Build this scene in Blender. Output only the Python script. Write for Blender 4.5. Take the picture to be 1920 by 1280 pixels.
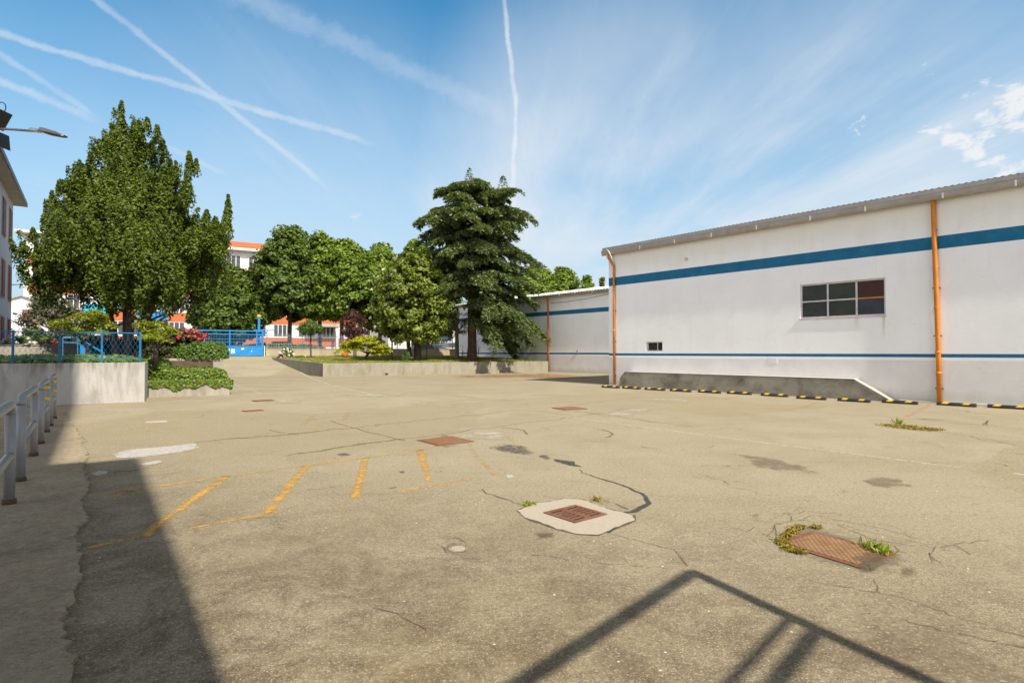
import bpy, math, random
import numpy as np
from mathutils import Vector, Matrix

# ------------------------------------------------------------------ clear
for _o in list(bpy.data.objects):
    bpy.data.objects.remove(_o)
scene = bpy.context.scene
COL = scene.collection
R = math.radians

# ------------------------------------------------------------------ camera
CZ = 1.6
TILT = math.atan(20 / 1067.0)
FP = 1067.0                      # focal length in photo pixels (1920 wide)
cam_d = bpy.data.cameras.new("camera")
cam_d.lens = 36.0 * FP / 1920.0
cam_d.sensor_width = 36.0
cam_d.clip_start = 0.05
cam_d.clip_end = 3000
cam = bpy.data.objects.new("camera", cam_d)
COL.objects.link(cam)
cam.location = (0, 0, CZ)
cam.rotation_euler = (math.pi / 2 + TILT, 0, 0)
scene.camera = cam

# ------------------------------------------------------------------ light
SUN_EL = R(46)
SUN_H = np.array([0.588, -0.809])          # towards the sun, on the ground plane
scene.view_settings.view_transform = 'Standard'
scene.view_settings.look = 'None'
scene.view_settings.gamma = 1
scene.view_settings.exposure = 0.87
sun_d = bpy.data.lights.new("sun", 'SUN')
sun_d.energy = 4.0
sun_d.angle = R(0.55)
sun_d.color = (1.0, 0.93, 0.80)
sun = bpy.data.objects.new("sun", sun_d)
COL.objects.link(sun)
_ld = Vector((-SUN_H[0] * math.cos(SUN_EL), -SUN_H[1] * math.cos(SUN_EL), -math.sin(SUN_EL)))
sun.rotation_euler = _ld.to_track_quat('-Z', 'Y').to_euler()
sun.location = (20, -30, 40)

world = bpy.data.worlds.new("World")
scene.world = world
world.use_nodes = True
SKY_STRENGTH = 0.095


# ------------------------------------------------------------------ pixel rays (photo pixels -> world)
_Fw = np.array([0, math.cos(TILT), math.sin(TILT)])
_Up = np.array([0, -math.sin(TILT), math.cos(TILT)])
def ray(px, py):
    return np.array([(px - 960) / FP, 0, 0]) + _Fw + _Up * (640 - py) / FP
def G(px, py, z=0.0):
    d = ray(px, py); t = (z - CZ) / d[2]
    return np.array([d[0] * t, d[1] * t, z])
def atY(px, py, Y):
    d = ray(px, py); t = Y / d[1]
    return np.array([d[0] * t, Y, CZ + d[2] * t])
E1 = np.array([0.861, 0.508]); E2 = np.array([-0.508, 0.861])
def UV(u, v, z=0.0):
    p = E1 * u + E2 * v
    return np.array([p[0], p[1], z])
def uv_of(p):
    return float(np.dot(p[:2], E1)), float(np.dot(p[:2], E2))
def on_wall(px, py, O, ds):
    """(s, z) where the pixel's ray meets the vertical plane through O along ds"""
    d = ray(px, py)
    n = np.array([-ds[1], ds[0]])
    t = np.dot(n, O[:2]) / np.dot(n, d[:2])
    p = d * t
    return float(np.dot(p[:2] - O[:2], ds)), float(CZ + p[2])

# ------------------------------------------------------------------ node helpers
def nd(nt, typ, ins=None, **props):
    n = nt.nodes.new(typ)
    for k, v in props.items():
        setattr(n, k, v)
    for k, v in (ins or {}).items():
        s = n.inputs[k]
        if isinstance(v, bpy.types.NodeSocket):
            nt.links.new(v, s)
        else:
            s.default_value = v
    return n
def mth(nt, op, a, b=0.0, c=None, clamp=False):
    i = {0: a, 1: b}
    if c is not None: i[2] = c
    return nd(nt, 'ShaderNodeMath', i, operation=op, use_clamp=clamp).outputs[0]
def vop(nt, op, a, b=(0, 0, 0)):
    n = nd(nt, 'ShaderNodeVectorMath', {0: a, 1: b}, operation=op)
    return n.outputs['Value'] if op in ('DOT_PRODUCT', 'LENGTH', 'DISTANCE') else n.outputs[0]
def mix(nt, f, a, b, blend='MIX'):
    n = nd(nt, 'ShaderNodeMix', None, data_type='RGBA', blend_type=blend, clamp_factor=True)
    for idx, v in ((0, f), (6, a), (7, b)):
        s = n.inputs[idx]
        if isinstance(v, bpy.types.NodeSocket): nt.links.new(v, s)
        else: s.default_value = v if idx == 0 else ((*v, 1) if len(v) == 3 else v)
    return n.outputs[2]
def smooth(nt, v, a, b, lo=0.0, hi=1.0):
    return nd(nt, 'ShaderNodeMapRange', {'Value': v, 'From Min': a, 'From Max': b, 'To Min': lo, 'To Max': hi},
              interpolation_type='SMOOTHSTEP', clamp=True).outputs[0]
def lin(nt, v, a, b, lo=0.0, hi=1.0):
    return nd(nt, 'ShaderNodeMapRange', {'Value': v, 'From Min': a, 'From Max': b, 'To Min': lo, 'To Max': hi}, clamp=True).outputs[0]
def noise(nt, vec, scale, detail=4.0, rough=0.55, dist=0.0):
    return nd(nt, 'ShaderNodeTexNoise', {'Vector': vec, 'Scale': scale, 'Detail': detail, 'Roughness': rough, 'Distortion': dist}).outputs[0]
def mapping(nt, vec, scale=(1, 1, 1), rot=(0, 0, 0), loc=(0, 0, 0)):
    return nd(nt, 'ShaderNodeMapping', {'Vector': vec, 'Scale': scale, 'Rotation': rot, 'Location': loc}).outputs[0]
def new_mat(name):
    m = bpy.data.materials.new(name); m.use_nodes = True
    nt = m.node_tree; nt.nodes.clear()
    out = nd(nt, 'ShaderNodeOutputMaterial')
    return m, nt, out
def principled(nt, out, color, rough=0.8, metal=0.0, bump=None, bstr=0.3, bdist=0.01, spec=0.4, alpha=None):
    p = nd(nt, 'ShaderNodeBsdfPrincipled', {'Roughness': rough, 'Metallic': metal, 'Specular IOR Level': spec})
    if isinstance(color, bpy.types.NodeSocket): nt.links.new(color, p.inputs['Base Color'])
    else: p.inputs['Base Color'].default_value = (*color, 1)
    if bump is not None:
        b = nd(nt, 'ShaderNodeBump', {'Height': bump, 'Strength': bstr, 'Distance': bdist})
        nt.links.new(b.outputs[0], p.inputs['Normal'])
    if alpha is not None:
        t = nd(nt, 'ShaderNodeBsdfTransparent')
        mx = nd(nt, 'ShaderNodeMixShader', {0: alpha, 1: t.outputs[0], 2: p.outputs[0]})
        nt.links.new(mx.outputs[0], out.inputs[0])
    else:
        nt.links.new(p.outputs[0], out.inputs[0])
    return p
def plain(name, color, rough=0.6, metal=0.0, vary=0.18, scale=6.0, bump=0.0, spec=0.4, dirt=None, dirt_amt=0.4):
    m, nt, out = new_mat(name)
    tc = nd(nt, 'ShaderNodeTexCoord').outputs['Object']
    n1 = noise(nt, tc, scale, 6, 0.65)
    c = mix(nt, lin(nt, n1, 0.3, 0.7), tuple(x * (1 - vary) for x in color), tuple(min(1, x * (1 + vary)) for x in color))
    if dirt is not None:
        c = mix(nt, lin(nt, noise(nt, tc, scale * 0.35, 7, 0.75), 0.48, 0.75, 0, dirt_amt), c, dirt)
    principled(nt, out, c, rough, metal, noise(nt, tc, scale * 8, 4) if bump else None, bump, 0.01, spec)
    return m

# ------------------------------------------------------------------ sky
def build_sky():
    nt = world.node_tree; nt.nodes.clear()
    out = nd(nt, 'ShaderNodeOutputWorld')
    d = nd(nt, 'ShaderNodeTexCoord').outputs['Generated']
    sky = nd(nt, 'ShaderNodeTexSky', None, sky_type='NISHITA', sun_disc=False, sun_elevation=SUN_EL,
             sun_rotation=math.atan2(SUN_H[0], SUN_H[1]), altitude=200, air_density=1.0, dust_density=0.6, ozone_density=3.0).outputs[0]
    z = nd(nt, 'ShaderNodeSeparateXYZ', {0: d}).outputs[2]
    zc = mth(nt, 'MAXIMUM', z, 0.03)
    sky = mix(nt, 1.0, sky, (0.27, 0.95, 1.06), 'MULTIPLY')
    # pale band low in the sky
    base = mix(nt, smooth(nt, z, 0.0, 0.60, 0.94, 0.0), sky, (3.35, 4.15, 4.85))
    P = nd(nt, 'ShaderNodeVectorMath', {0: d}, operation='DIVIDE')
    comb = nd(nt, 'ShaderNodeCombineXYZ', {0: zc, 1: zc, 2: zc})
    nt.links.new(comb.outputs[0], P.inputs[1]); P = P.outputs[0]
    white = (4.5, 4.8, 5.15)
    # cirrus: streaks combed along one direction of the cloud deck
    warp = nd(nt, 'ShaderNodeTexNoise', {'Vector': P, 'Scale': 0.5, 'Detail': 3}).outputs[1]
    Pw = vop(nt, 'ADD', P, vop(nt, 'MULTIPLY', warp, (0.30, 0.30, 0.0)))
    q = mapping(nt, Pw, scale=(1.5, 0.22, 1), rot=(0, 0, R(-22)))
    ci = noise(nt, q, 1.5, 8, 0.62)
    ci2 = noise(nt, mapping(nt, Pw, scale=(0.7, 0.3, 1), rot=(0, 0, R(-25))), 0.9, 6, 0.55)
    def glow(px, py, a0, a1):
        v = ray(px, py); v = v / np.linalg.norm(v)
        return smooth(nt, vop(nt, 'DOT_PRODUCT', d, tuple(v)), math.cos(R(a0)), math.cos(R(a1)))
    region = mth(nt, 'MAXIMUM', glow(1180, 430, 27, 2), mth(nt, 'MULTIPLY', glow(1500, 350, 23, 2), 0.9))
    region = mth(nt, 'MAXIMUM', region, mth(nt, 'MULTIPLY', glow(560, 380, 22, 2), 0.30))
    m1 = mth(nt, 'MULTIPLY', smooth(nt, ci, 0.34, 0.74), region)
    m2 = mth(nt, 'MULTIPLY', smooth(nt, ci2, 0.22, 0.62), mth(nt, 'MULTIPLY', region, 0.70))
    thin = mth(nt, 'MULTIPLY', smooth(nt, ci, 0.45, 0.9), 0.16)
    m = mth(nt, 'ADD', mth(nt, 'MULTIPLY', m1, 0.44), mth(nt, 'ADD', m2, thin), clamp=True)
    c = mix(nt, mth(nt, 'MULTIPLY', m, 0.92), base, white)
    # condensation trails: bands along great circles
    wob = nd(nt, 'ShaderNodeTexNoise', {'Vector': d, 'Scale': 9.0, 'Detail': 2}).outputs[1]
    wob = vop(nt, 'MULTIPLY', vop(nt, 'SUBTRACT', wob, (0.5, 0.5, 0.5)), (0.016, 0.016, 0.016))
    fray = noise(nt, d, 60.0, 4, 0.7)
    puff = noise(nt, d, 24.0, 4, 0.6)
    dw = vop(nt, 'ADD', d, wob)
    def trail(p0, p1, w0, amt, fade0=0.02, fade1=0.06):
        a = ray(*p0); a /= np.linalg.norm(a); b = ray(*p1); b /= np.linalg.norm(b)
        nn = np.cross(a, b); nn /= np.linalg.norm(nn)
        t = b - a; t /= np.linalg.norm(t)
        off = mth(nt, 'ABSOLUTE', vop(nt, 'DOT_PRODUCT', dw, tuple(nn)))
        off = mth(nt, 'ADD', off, mth(nt, 'MULTIPLY', mth(nt, 'SUBTRACT', fray, 0.5), w0 * 1.3))
        k = smooth(nt, off, w0 * 0.15, w0, 1.0, 0.0)
        al = vop(nt, 'DOT_PRODUCT', d, tuple(t))
        ta, tb = float(np.dot(a, t)), float(np.dot(b, t))
        k = mth(nt, 'MULTIPLY', k, smooth(nt, al, ta - fade0, ta + 0.001))
        k = mth(nt, 'MULTIPLY', k, smooth(nt, al, tb - fade1, tb, 1.0, 0.0))
        k = mth(nt, 'MULTIPLY', k, smooth(nt, vop(nt, 'DOT_PRODUCT', d, tuple((a + b) / np.linalg.norm(a + b))), 0.2, 0.4))
        k = mth(nt, 'MULTIPLY', k, lin(nt, puff, 0.25, 0.65, 0.45, 1.0))
        return mth(nt, 'MULTIPLY', k, amt)
    trails = [((175, -6), (628, 365), 0.0066, 0.42, 0.02, 0.05), ((-20, 56), (720, 276), 0.0070, 0.46, 0.02, 0.07),
              ((-15, 95), (195, 228), 0.006, 0.30, 0.02, 0.03), ((-15, 148), (205, 236), 0.0075, 0.42, 0.02, 0.05),
              ((947, -12), (966, 190), 0.0055, 0.68, 0.02, 0.01), ((966, 180), (961, 392), 0.0055, 0.85, 0.01, 0.01),
              ((430, -20), (1090, 285), 0.022, 0.22, 0.10, 0.20), ((330, 285), (440, 335), 0.006, 0.25, 0.02, 0.03)]
    tm = None
    for t in trails:
        k = trail(*t)
        tm = k if tm is None else mth(nt, 'MAXIMUM', tm, k)
    c = mix(nt, tm, c, (4.7, 5.0, 5.35))
    # small cumulus
    cu = noise(nt, mapping(nt, d, scale=(1, 1, 1.9)), 17.0, 7, 0.6, 0.2)
    reg = mth(nt, 'MAXIMUM', glow(1915, 215, 7.5, 3), mth(nt, 'MAXIMUM', mth(nt, 'MULTIPLY', glow(1745, 130, 1.3, 0.2), 0.8),
              mth(nt, 'MAXIMUM', mth(nt, 'MULTIPLY', glow(1610, 250, 2.0, 0.3), 0.75), mth(nt, 'MULTIPLY', glow(672, 412, 1.9, 0.2), 0.8))))
    reg = mth(nt, 'MAXIMUM', reg, mth(nt, 'MAXIMUM', mth(nt, 'MULTIPLY', glow(600, 398, 1.5, 0.2), 0.6), mth(nt, 'MULTIPLY', glow(40, 36, 1.9, 0.2), 0.6)))
    cm = smooth(nt, mth(nt, 'ADD', cu, mth(nt, 'MULTIPLY', mth(nt, 'SUBTRACT', reg, 1.0), 0.35)), 0.47, 0.585)
    c = mix(nt, mth(nt, 'MULTIPLY', cm, 0.85), c, (5.2, 5.25, 5.3))
    # bright veil added to the unseen sky behind the camera to brighten the facade
    sy = nd(nt, 'ShaderNodeSeparateXYZ', {0: d}).outputs[1]
    veil = mth(nt, 'MULTIPLY', smooth(nt, sy, 0.05, -0.55), smooth(nt, z, -0.02, 0.05))
    veil = mth(nt, 'MULTIPLY', veil, lin(nt, noise(nt, mapping(nt, d, scale=(1, 1, 2.2)), 2.2, 5, 0.6), 0.3, 0.65, 0.45, 0.95))
    c = mix(nt, veil, c, (13.2, 13.2, 13.8))
    # grey-brown layer added overhead, out of frame, to warm and darken the shade
    c = mix(nt, mth(nt, 'MULTIPLY', smooth(nt, z, 0.60, 0.76), 0.92), c, (1.9, 1.55, 1.3))
    bg = nd(nt, 'ShaderNodeBackground', {'Color': c, 'Strength': SKY_STRENGTH})
    nt.links.new(bg.outputs[0], out.inputs[0])
build_sky()

# ------------------------------------------------------------------ mesh builder
class MB:
    def __init__(self):
        self.v = []; self.f = []; self.mi = []; self.cur = 0; self.edge = None
    def quad(self, *pts):
        b = len(self.v); self.v += [tuple(map(float, p)) for p in pts]
        self.f.append(tuple(range(b, b + len(pts)))); self.mi.append(self.cur)
    def box(self, a, b):
        x0, y0, z0 = a; x1, y1, z1 = b
        if x0 > x1: x0, x1 = x1, x0
        if y0 > y1: y0, y1 = y1, y0
        if z0 > z1: z0, z1 = z1, z0
        self.prism([(x0, y0), (x1, y0), (x1, y1), (x0, y1)], z0, z1)
    def prism(self, poly, z0, z1):
        n = len(poly); b = len(self.v)
        zt = z1 if hasattr(z1, '__len__') else [z1] * n
        zb = z0 if hasattr(z0, '__len__') else [z0] * n
        self.v += [(float(p[0]), float(p[1]), float(zb[i])) for i, p in enumerate(poly)]
        self.v += [(float(p[0]), float(p[1]), float(zt[i])) for i, p in enumerate(poly)]
        self.f.append(tuple(b + i for i in reversed(range(n)))); self.mi.append(self.cur)
        self.f.append(tuple(b + n + i for i in range(n))); self.mi.append(self.cur)
        for i in range(n):
            j = (i + 1) % n
            self.f.append((b + i, b + j, b + n + j, b + n + i)); self.mi.append(self.cur)
    def extrude_profile(self, prof, x0, x1):
        """closed profile of (y, z) swept along local x"""
        n = len(prof); b = len(self.v)
        self.v += [(x0, p[0], p[1]) for p in prof] + [(x1, p[0], p[1]) for p in prof]
        self.f.append(tuple(b + i for i in reversed(range(n)))); self.mi.append(self.cur)
        self.f.append(tuple(b + n + i for i in range(n))); self.mi.append(self.cur)
        for i in range(n):
            j = (i + 1) % n
            self.f.append((b + i, b + j, b + n + j, b + n + i)); self.mi.append(self.cur)
    def tube(self, pts, rad, n=8, cap=True):
        pts = [np.array(p, float) for p in pts]
        if not hasattr(rad, '__len__'): rad = [rad] * len(pts)
        b = len(self.v); ref = None
        for i, p in enumerate(pts):
            t = pts[min(i + 1, len(pts) - 1)] - pts[max(i - 1, 0)]
            t = t / (np.linalg.norm(t) + 1e-9)
            if ref is None:
                ref = np.array([1, 0, 0]) if abs(t[2]) > 0.8 else np.array([0, 0, 1])
            a = np.cross(t, ref); a /= (np.linalg.norm(a) + 1e-9); c = np.cross(t, a); ref = -c if np.dot(-c, ref) > 0 else c
            for k in range(n):
                an = 2 * math.pi * k / n + (math.pi / 4 if n == 4 else 0)
                self.v.append(tuple(p + rad[i] * (math.cos(an) * a + math.sin(an) * c)))
        for i in range(len(pts) - 1):
            for k in range(n):
                k2 = (k + 1) % n
                self.f.append((b + i * n + k, b + i * n + k2, b + (i + 1) * n + k2, b + (i + 1) * n + k)); self.mi.append(self.cur)
        if cap:
            self.f.append(tuple(b + k for k in reversed(range(n)))); self.mi.append(self.cur)
            e = b + (len(pts) - 1) * n
            self.f.append(tuple(e + k for k in range(n))); self.mi.append(self.cur)
    def lathe(self, prof, c=(0, 0, 0), n=16):
        """profile of (radius, z) round the vertical axis at c"""
        b = len(self.v)
        for r, z in prof:
            for k in range(n):
                a = 2 * math.pi * k / n
                self.v.append((c[0] + r * math.cos(a), c[1] + r * math.sin(a), c[2] + z))
        for i in range(len(prof) - 1):
            for k in range(n):
                k2 = (k + 1) % n
                self.f.append((b + i * n + k, b + i * n + k2, b + (i + 1) * n + k2, b + (i + 1) * n + k)); self.mi.append(self.cur)
        self.f.append(tuple(b + k for k in reversed(range(n)))); self.mi.append(self.cur)
        e = b + (len(prof) - 1) * n
        self.f.append(tuple(e + k for k in range(n))); self.mi.append(self.cur)
    def build(self, name, mat, parent=None, smooth_shade=False, bevel=0.0, world_space=False):
        me = bpy.data.meshes.new(name)
        v = self.v
        if world_space and parent is not None:
            L = parent.location
            v = [(p[0] - L[0], p[1] - L[1], p[2] - L[2]) for p in v]
        me.from_pydata(v, [], self.f)
        for m in (mat if isinstance(mat, (list, tuple)) else [mat]): me.materials.append(m)
        me.polygons.foreach_set('material_index', self.mi)
        if smooth_shade: me.polygons.foreach_set('use_smooth', [True] * len(self.f))
        if self.edge is not None:
            at = me.attributes.new('edge', 'FLOAT', 'POINT'); at.data.foreach_set('value', self.edge)
        me.update()
        o = bpy.data.objects.new(name, me); COL.objects.link(o)
        if parent is not None: o.parent = parent
        if bevel:
            md = o.modifiers.new('bevel', 'BEVEL'); md.width = bevel; md.segments = 2; md.limit_method = 'ANGLE'
        return o

def tag(o, label=None, cat=None, group=None, kind=None):
    if label: o['label'] = label
    if cat: o['category'] = cat
    if group: o['group'] = group
    if kind: o['kind'] = kind
    return o
def thing(name, label, cat, loc=(0, 0, 0), rz=0.0, group=None):
    o = bpy.data.objects.new(name, None); COL.objects.link(o)
    o.location = tuple(map(float, loc)); o.rotation_euler = (0, 0, rz)
    o.empty_display_size = 0.3
    return tag(o, label, cat, group)
def dup(root, loc, rz=0.0, scale=None, label=None, cat=None, group=None, mats=None):
    r = root.copy(); COL.objects.link(r); r.location = tuple(map(float, loc)); r.rotation_euler = (0, 0, rz)
    if scale is not None: r.scale = scale
    tag(r, label, cat, group)
    def rec(src, dst):
        for ch in list(src.children):
            c = ch.copy(); COL.objects.link(c); c.parent = dst
            if mats and ch.name.split('.')[0] in mats:
                c.data = ch.data.copy(); c.data.materials.clear(); c.data.materials.append(mats[ch.name.split('.')[0]])
            rec(ch, c)
    rec(root, r)
    return r

# ------------------------------------------------------------------ leaf meshes
def unit(a):
    return a / (np.linalg.norm(a, axis=-1, keepdims=True) + 1e-9)
def leaf_obj(name, mat, cen, nrm, length, width, parent, axis=None, rng=None, bend=0.0):
    """one mesh of pointed leaf faces; cen (N,3) local, nrm (N,3), optional long axis (N,3)"""
    N = len(cen)
    nrm = unit(nrm)
    if axis is None: axis = rng.normal(size=(N, 3))
    t = unit(axis - nrm * np.sum(axis * nrm, axis=1, keepdims=True))
    b = np.cross(nrm, t)
    L = (length if hasattr(length, '__len__') else np.full(N, length))[:, None]
    W = (width if hasattr(width, '__len__') else np.full(N, width))[:, None]
    v = np.empty((N, 4, 3))
    v[:, 0] = cen - t * L * 0.5
    v[:, 1] = cen + b * W * 0.5 + t * L * 0.05 + nrm * L * bend
    v[:, 2] = cen + t * L * 0.5
    v[:, 3] = cen - b * W * 0.5 + t * L * 0.05 + nrm * L * bend
    me = bpy.data.meshes.new(name)
    me.vertices.add(N * 4); me.vertices.foreach_set('co', v.reshape(-1))
    me.loops.add(N * 4); me.loops.foreach_set('vertex_index', np.arange(N * 4, dtype=np.int32))
    me.polygons.add(N); me.polygons.foreach_set('loop_start', np.arange(0, N * 4, 4, dtype=np.int32))
    me.polygons.foreach_set('loop_total', np.full(N, 4, dtype=np.int32))
    me.materials.append(mat)
    me.update(calc_edges=True); me.validate()
    o = bpy.data.objects.new(name, me); COL.objects.link(o)
    if parent is not None: o.parent = parent
    return o
def leaf_mat(name, dark, light, accent=None, accent_amt=0.0, rough=0.5, transl=0.22, clump=0.5, spec=0.3):
    m, nt, out = new_mat(name)
    geo = nd(nt, 'ShaderNodeNewGeometry')
    rnd = geo.outputs['Random Per Island']
    pos = nd(nt, 'ShaderNodeTexCoord').outputs['Object']
    n1 = noise(nt, pos, clump, 3, 0.6)
    f = mth(nt, 'ADD', mth(nt, 'MULTIPLY', rnd, 0.65), mth(nt, 'MULTIPLY', lin(nt, n1, 0.3, 0.7), 0.45), clamp=True)
    c = mix(nt, f, dark, light)
    if accent is not None:
        r2 = mth(nt, 'FRACT', mth(nt, 'MULTIPLY', rnd, 17.31))
        c = mix(nt, smooth(nt, r2, 1 - accent_amt, 1 - accent_amt + 0.02), c, accent)
    p = nd(nt, 'ShaderNodeBsdfPrincipled', {'Base Color': c, 'Roughness': rough, 'Specular IOR Level': spec})
    tr = nd(nt, 'ShaderNodeBsdfTranslucent', {'Color': mix(nt, 1.0, c, (1.3, 1.25, 0.5), 'MULTIPLY')})
    mx = nd(nt, 'ShaderNodeMixShader', {0: transl, 1: p.outputs[0], 2: tr.outputs[0]})
    nt.links.new(mx.outputs[0], out.inputs[0])
    return m
def prof_at(prof, z):
    P = np.array(prof)
    return np.interp(z, P[:, 0], P[:, 1]), np.interp(z, P[:, 0], P[:, 2])
def crown_points(rng, prof, n, shell=0.35, depth=1.0):
    """clump centres through a crown whose left/right half widths are given by height"""
    zs = np.linspace(prof[0][0], prof[-1][0], 200)
    rl, rr = prof_at(prof, zs); w = (rl + rr) ** 1.3 + 1e-4
    z = rng.choice(zs, size=n, p=w / w.sum()) + rng.normal(0, 0.05, n)
    th = rng.uniform(0, 2 * math.pi, n)
    rl, rr = prof_at(prof, z)
    mid = (rl + rr) / 2; asym = (rr - rl) / 2
    f = np.sqrt(rng.uniform(shell, 1.0, n))
    x = np.cos(th) * mid * f + asym; y = np.sin(th) * mid * depth * f
    zc = (prof[0][0] + prof[-1][0]) / 2; hz = (prof[-1][0] - prof[0][0]) / 2
    out = np.stack([np.cos(th), np.sin(th), (z - zc) / hz * 0.9 + 0.2], 1)
    return np.stack([x, y, z], 1), unit(out)
def clump_leaves(rng, cen, out, per, rad, flat=0.75, up=0.5, jitter=0.7, lift=0.0):
    N = len(cen)
    d = unit(rng.normal(size=(N * per, 3)))
    r = rng.uniform(0.15, 1.0, (N * per, 1)) ** 0.5
    rr = np.repeat(rad if hasattr(rad, '__len__') else np.full(N, rad), per)[:, None]
    off = d * r * rr; off[:, 2] *= flat
    p = np.repeat(cen, per, axis=0) + off
    o = np.repeat(out, per, axis=0)
    n = unit(0.75 * d + 0.45 * o + np.array([0, 0, up]) + jitter * rng.normal(size=(N * per, 3)))
    return p, n

def limb(mb, a, b, r0, r1, rng, sag=0.15, n=6, k=5):
    a = np.array(a, float); b = np.array(b, float)
    pts = []; L = np.linalg.norm(b - a)
    w = rng.normal(0, 0.04 * L, 3)
    for i in range(k + 1):
        t = i / k
        p = a * (1 - t) + b * t + np.array([0, 0, -sag * L * math.sin(math.pi * t)]) + w * math.sin(math.pi * t)
        pts.append(p)
    mb.tube(pts, list(np.linspace(r0, r1, k + 1)), n)

# ------------------------------------------------------------------ materials
def mat_ground():
    m, nt, out = new_mat('worn_asphalt')
    p = nd(nt, 'ShaderNodeNewGeometry').outputs['Position']
    big = noise(nt, p, 0.10, 5, 0.6, 0.4)
    mid = noise(nt, p, 0.55, 7, 0.68, 0.5)
    streak = noise(nt, mapping(nt, p, scale=(0.35, 1.5, 1), rot=(0, 0, R(-34))), 0.9, 6, 0.7)
    fine = noise(nt, p, 26.0, 4, 0.7)
    grit = noise(nt, p, 95.0, 3, 0.7)
    c = mix(nt, lin(nt, big, 0.3, 0.7), (0.308, 0.268, 0.182), (0.362, 0.322, 0.236))
    c = mix(nt, lin(nt, mid, 0.45, 0.72, 0, 0.70), c, (0.215, 0.170, 0.100))
    scuff = noise(nt, mapping(nt, p, scale=(0.5, 3.0, 1), rot=(0, 0, R(30))), 1.2, 8, 0.75)
    c = mix(nt, lin(nt, scuff, 0.54, 0.72, 0, 0.45), c, (0.19, 0.155, 0.095))
    c = mix(nt, lin(nt, streak, 0.55, 0.8, 0, 0.45), c, (0.41, 0.37, 0.25))
    slab = nd(nt, 'ShaderNodeTexVoronoi', {'Vector': vop(nt, 'ADD', p, vop(nt, 'MULTIPLY', nd(nt, 'ShaderNodeTexNoise', {'Vector': p, 'Scale': 0.6, 'Detail': 6}).outputs[1], (1.2, 1.2, 0))), 'Scale': 0.16})
    tone = nd(nt, 'ShaderNodeSeparateColor', {0: slab.outputs['Color']}).outputs[0]
    c = mix(nt, lin(nt, tone, 0.0, 1.0, 0.0, 0.80), c, (0.275, 0.225, 0.135))
    # brown stains nearest the camera, deepened to darken and warm the shaded ground
    sx = nd(nt, 'ShaderNodeSeparateXYZ', {0: p})
    near = mth(nt, 'ADD', sx.outputs[1], mth(nt, 'MULTIPLY', sx.outputs[0], 0.42))
    nearm = smooth(nt, mth(nt, 'ADD', near, mth(nt, 'MULTIPLY', mid, 5.0)), 4.6, 10.5, 1.0, 0.0)
    blot = lin(nt, noise(nt, p, 1.5, 9, 0.78, 0.5), 0.42, 0.57)
    c = mix(nt, mth(nt, 'MULTIPLY', nearm, lin(nt, blot, 0, 1, 0.30, 0.90)), c, (0.118, 0.080, 0.044))
    blot3 = smooth(nt, noise(nt, p, 4.6, 9, 0.8, 0.4), 0.50, 0.60)
    c = mix(nt, mth(nt, 'MULTIPLY', nearm, mth(nt, 'MULTIPLY', blot3, 0.45)), c, (0.095, 0.066, 0.038))
    blot2 = smooth(nt, noise(nt, p, 2.0, 9, 0.8, 0.3), 0.56, 0.68)
    c = mix(nt, mth(nt, 'MULTIPLY', blot2, 0.55), c, (0.16, 0.125, 0.075))
    ochre = smooth(nt, noise(nt, mapping(nt, p, loc=(7, 3, 0)), 0.28, 5, 0.65), 0.56, 0.74)
    c = mix(nt, mth(nt, 'MULTIPLY', ochre, 0.35), c, (0.34, 0.26, 0.13))
    c = mix(nt, lin(nt, fine, 0.36, 0.64, 0, 0.8), mix(nt, 1.0, c, (0.72, 0.71, 0.70), 'MULTIPLY'), mix(nt, 1.0, c, (1.16, 1.15, 1.12), 'MULTIPLY'))
    agg = noise(nt, p, 44.0, 3, 0.65)
    c = mix(nt, smooth(nt, agg, 0.55, 0.66, 0, 0.36), c, (0.50, 0.455, 0.345))
    c = mix(nt, smooth(nt, agg, 0.44, 0.34, 0, 0.38), c, (0.125, 0.098, 0.062))
    c = mix(nt, mth(nt, 'MULTIPLY', smooth(nt, grit, 0.54, 0.66, 0, 0.60), lin(nt, noise(nt, p, 1.1, 5, 0.7), 0.36, 0.62, 0.25, 1.0)), c, (0.55, 0.51, 0.40))
    c = mix(nt, smooth(nt, grit, 0.46, 0.34, 0, 0.65), c, (0.11, 0.088, 0.058))
    ck = nd(nt, 'ShaderNodeTexVoronoi', {'Vector': vop(nt, 'ADD', mapping(nt, p, scale=(1, 1, 0)), vop(nt, 'MULTIPLY', nd(nt, 'ShaderNodeTexNoise', {'Vector': p, 'Scale': 1.6, 'Detail': 7, 'Roughness': 0.65}).outputs[1], (0.9, 0.9, 0))), 'Scale': 0.42}, feature='DISTANCE_TO_EDGE').outputs['Distance']
    ckm = mth(nt, 'MULTIPLY', smooth(nt, ck, 0.0012, 0.0045, 1, 0), smooth(nt, noise(nt, p, 0.45, 5, 0.7), 0.50, 0.58))
    c = mix(nt, mth(nt, 'MULTIPLY', ckm, 0.60), c, (0.085, 0.065, 0.04))
    vor = nd(nt, 'ShaderNodeTexVoronoi', {'Vector': p, 'Scale': 9.0, 'Randomness': 1.0}).outputs['Distance']
    c = mix(nt, mth(nt, 'MULTIPLY', smooth(nt, vor, 0.05, 0.085, 1, 0), smooth(nt, noise(nt, p, 3.0), 0.5, 0.62)), c, (0.72, 0.70, 0.62))
    h = mth(nt, 'ADD', mth(nt, 'MULTIPLY', fine, 0.6), mth(nt, 'ADD', mth(nt, 'MULTIPLY', grit, 0.4), mth(nt, 'MULTIPLY', mid, 1.2)))
    principled(nt, out, c, 0.93, 0, h, 0.55, 0.012, 0.25)
    return m
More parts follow.
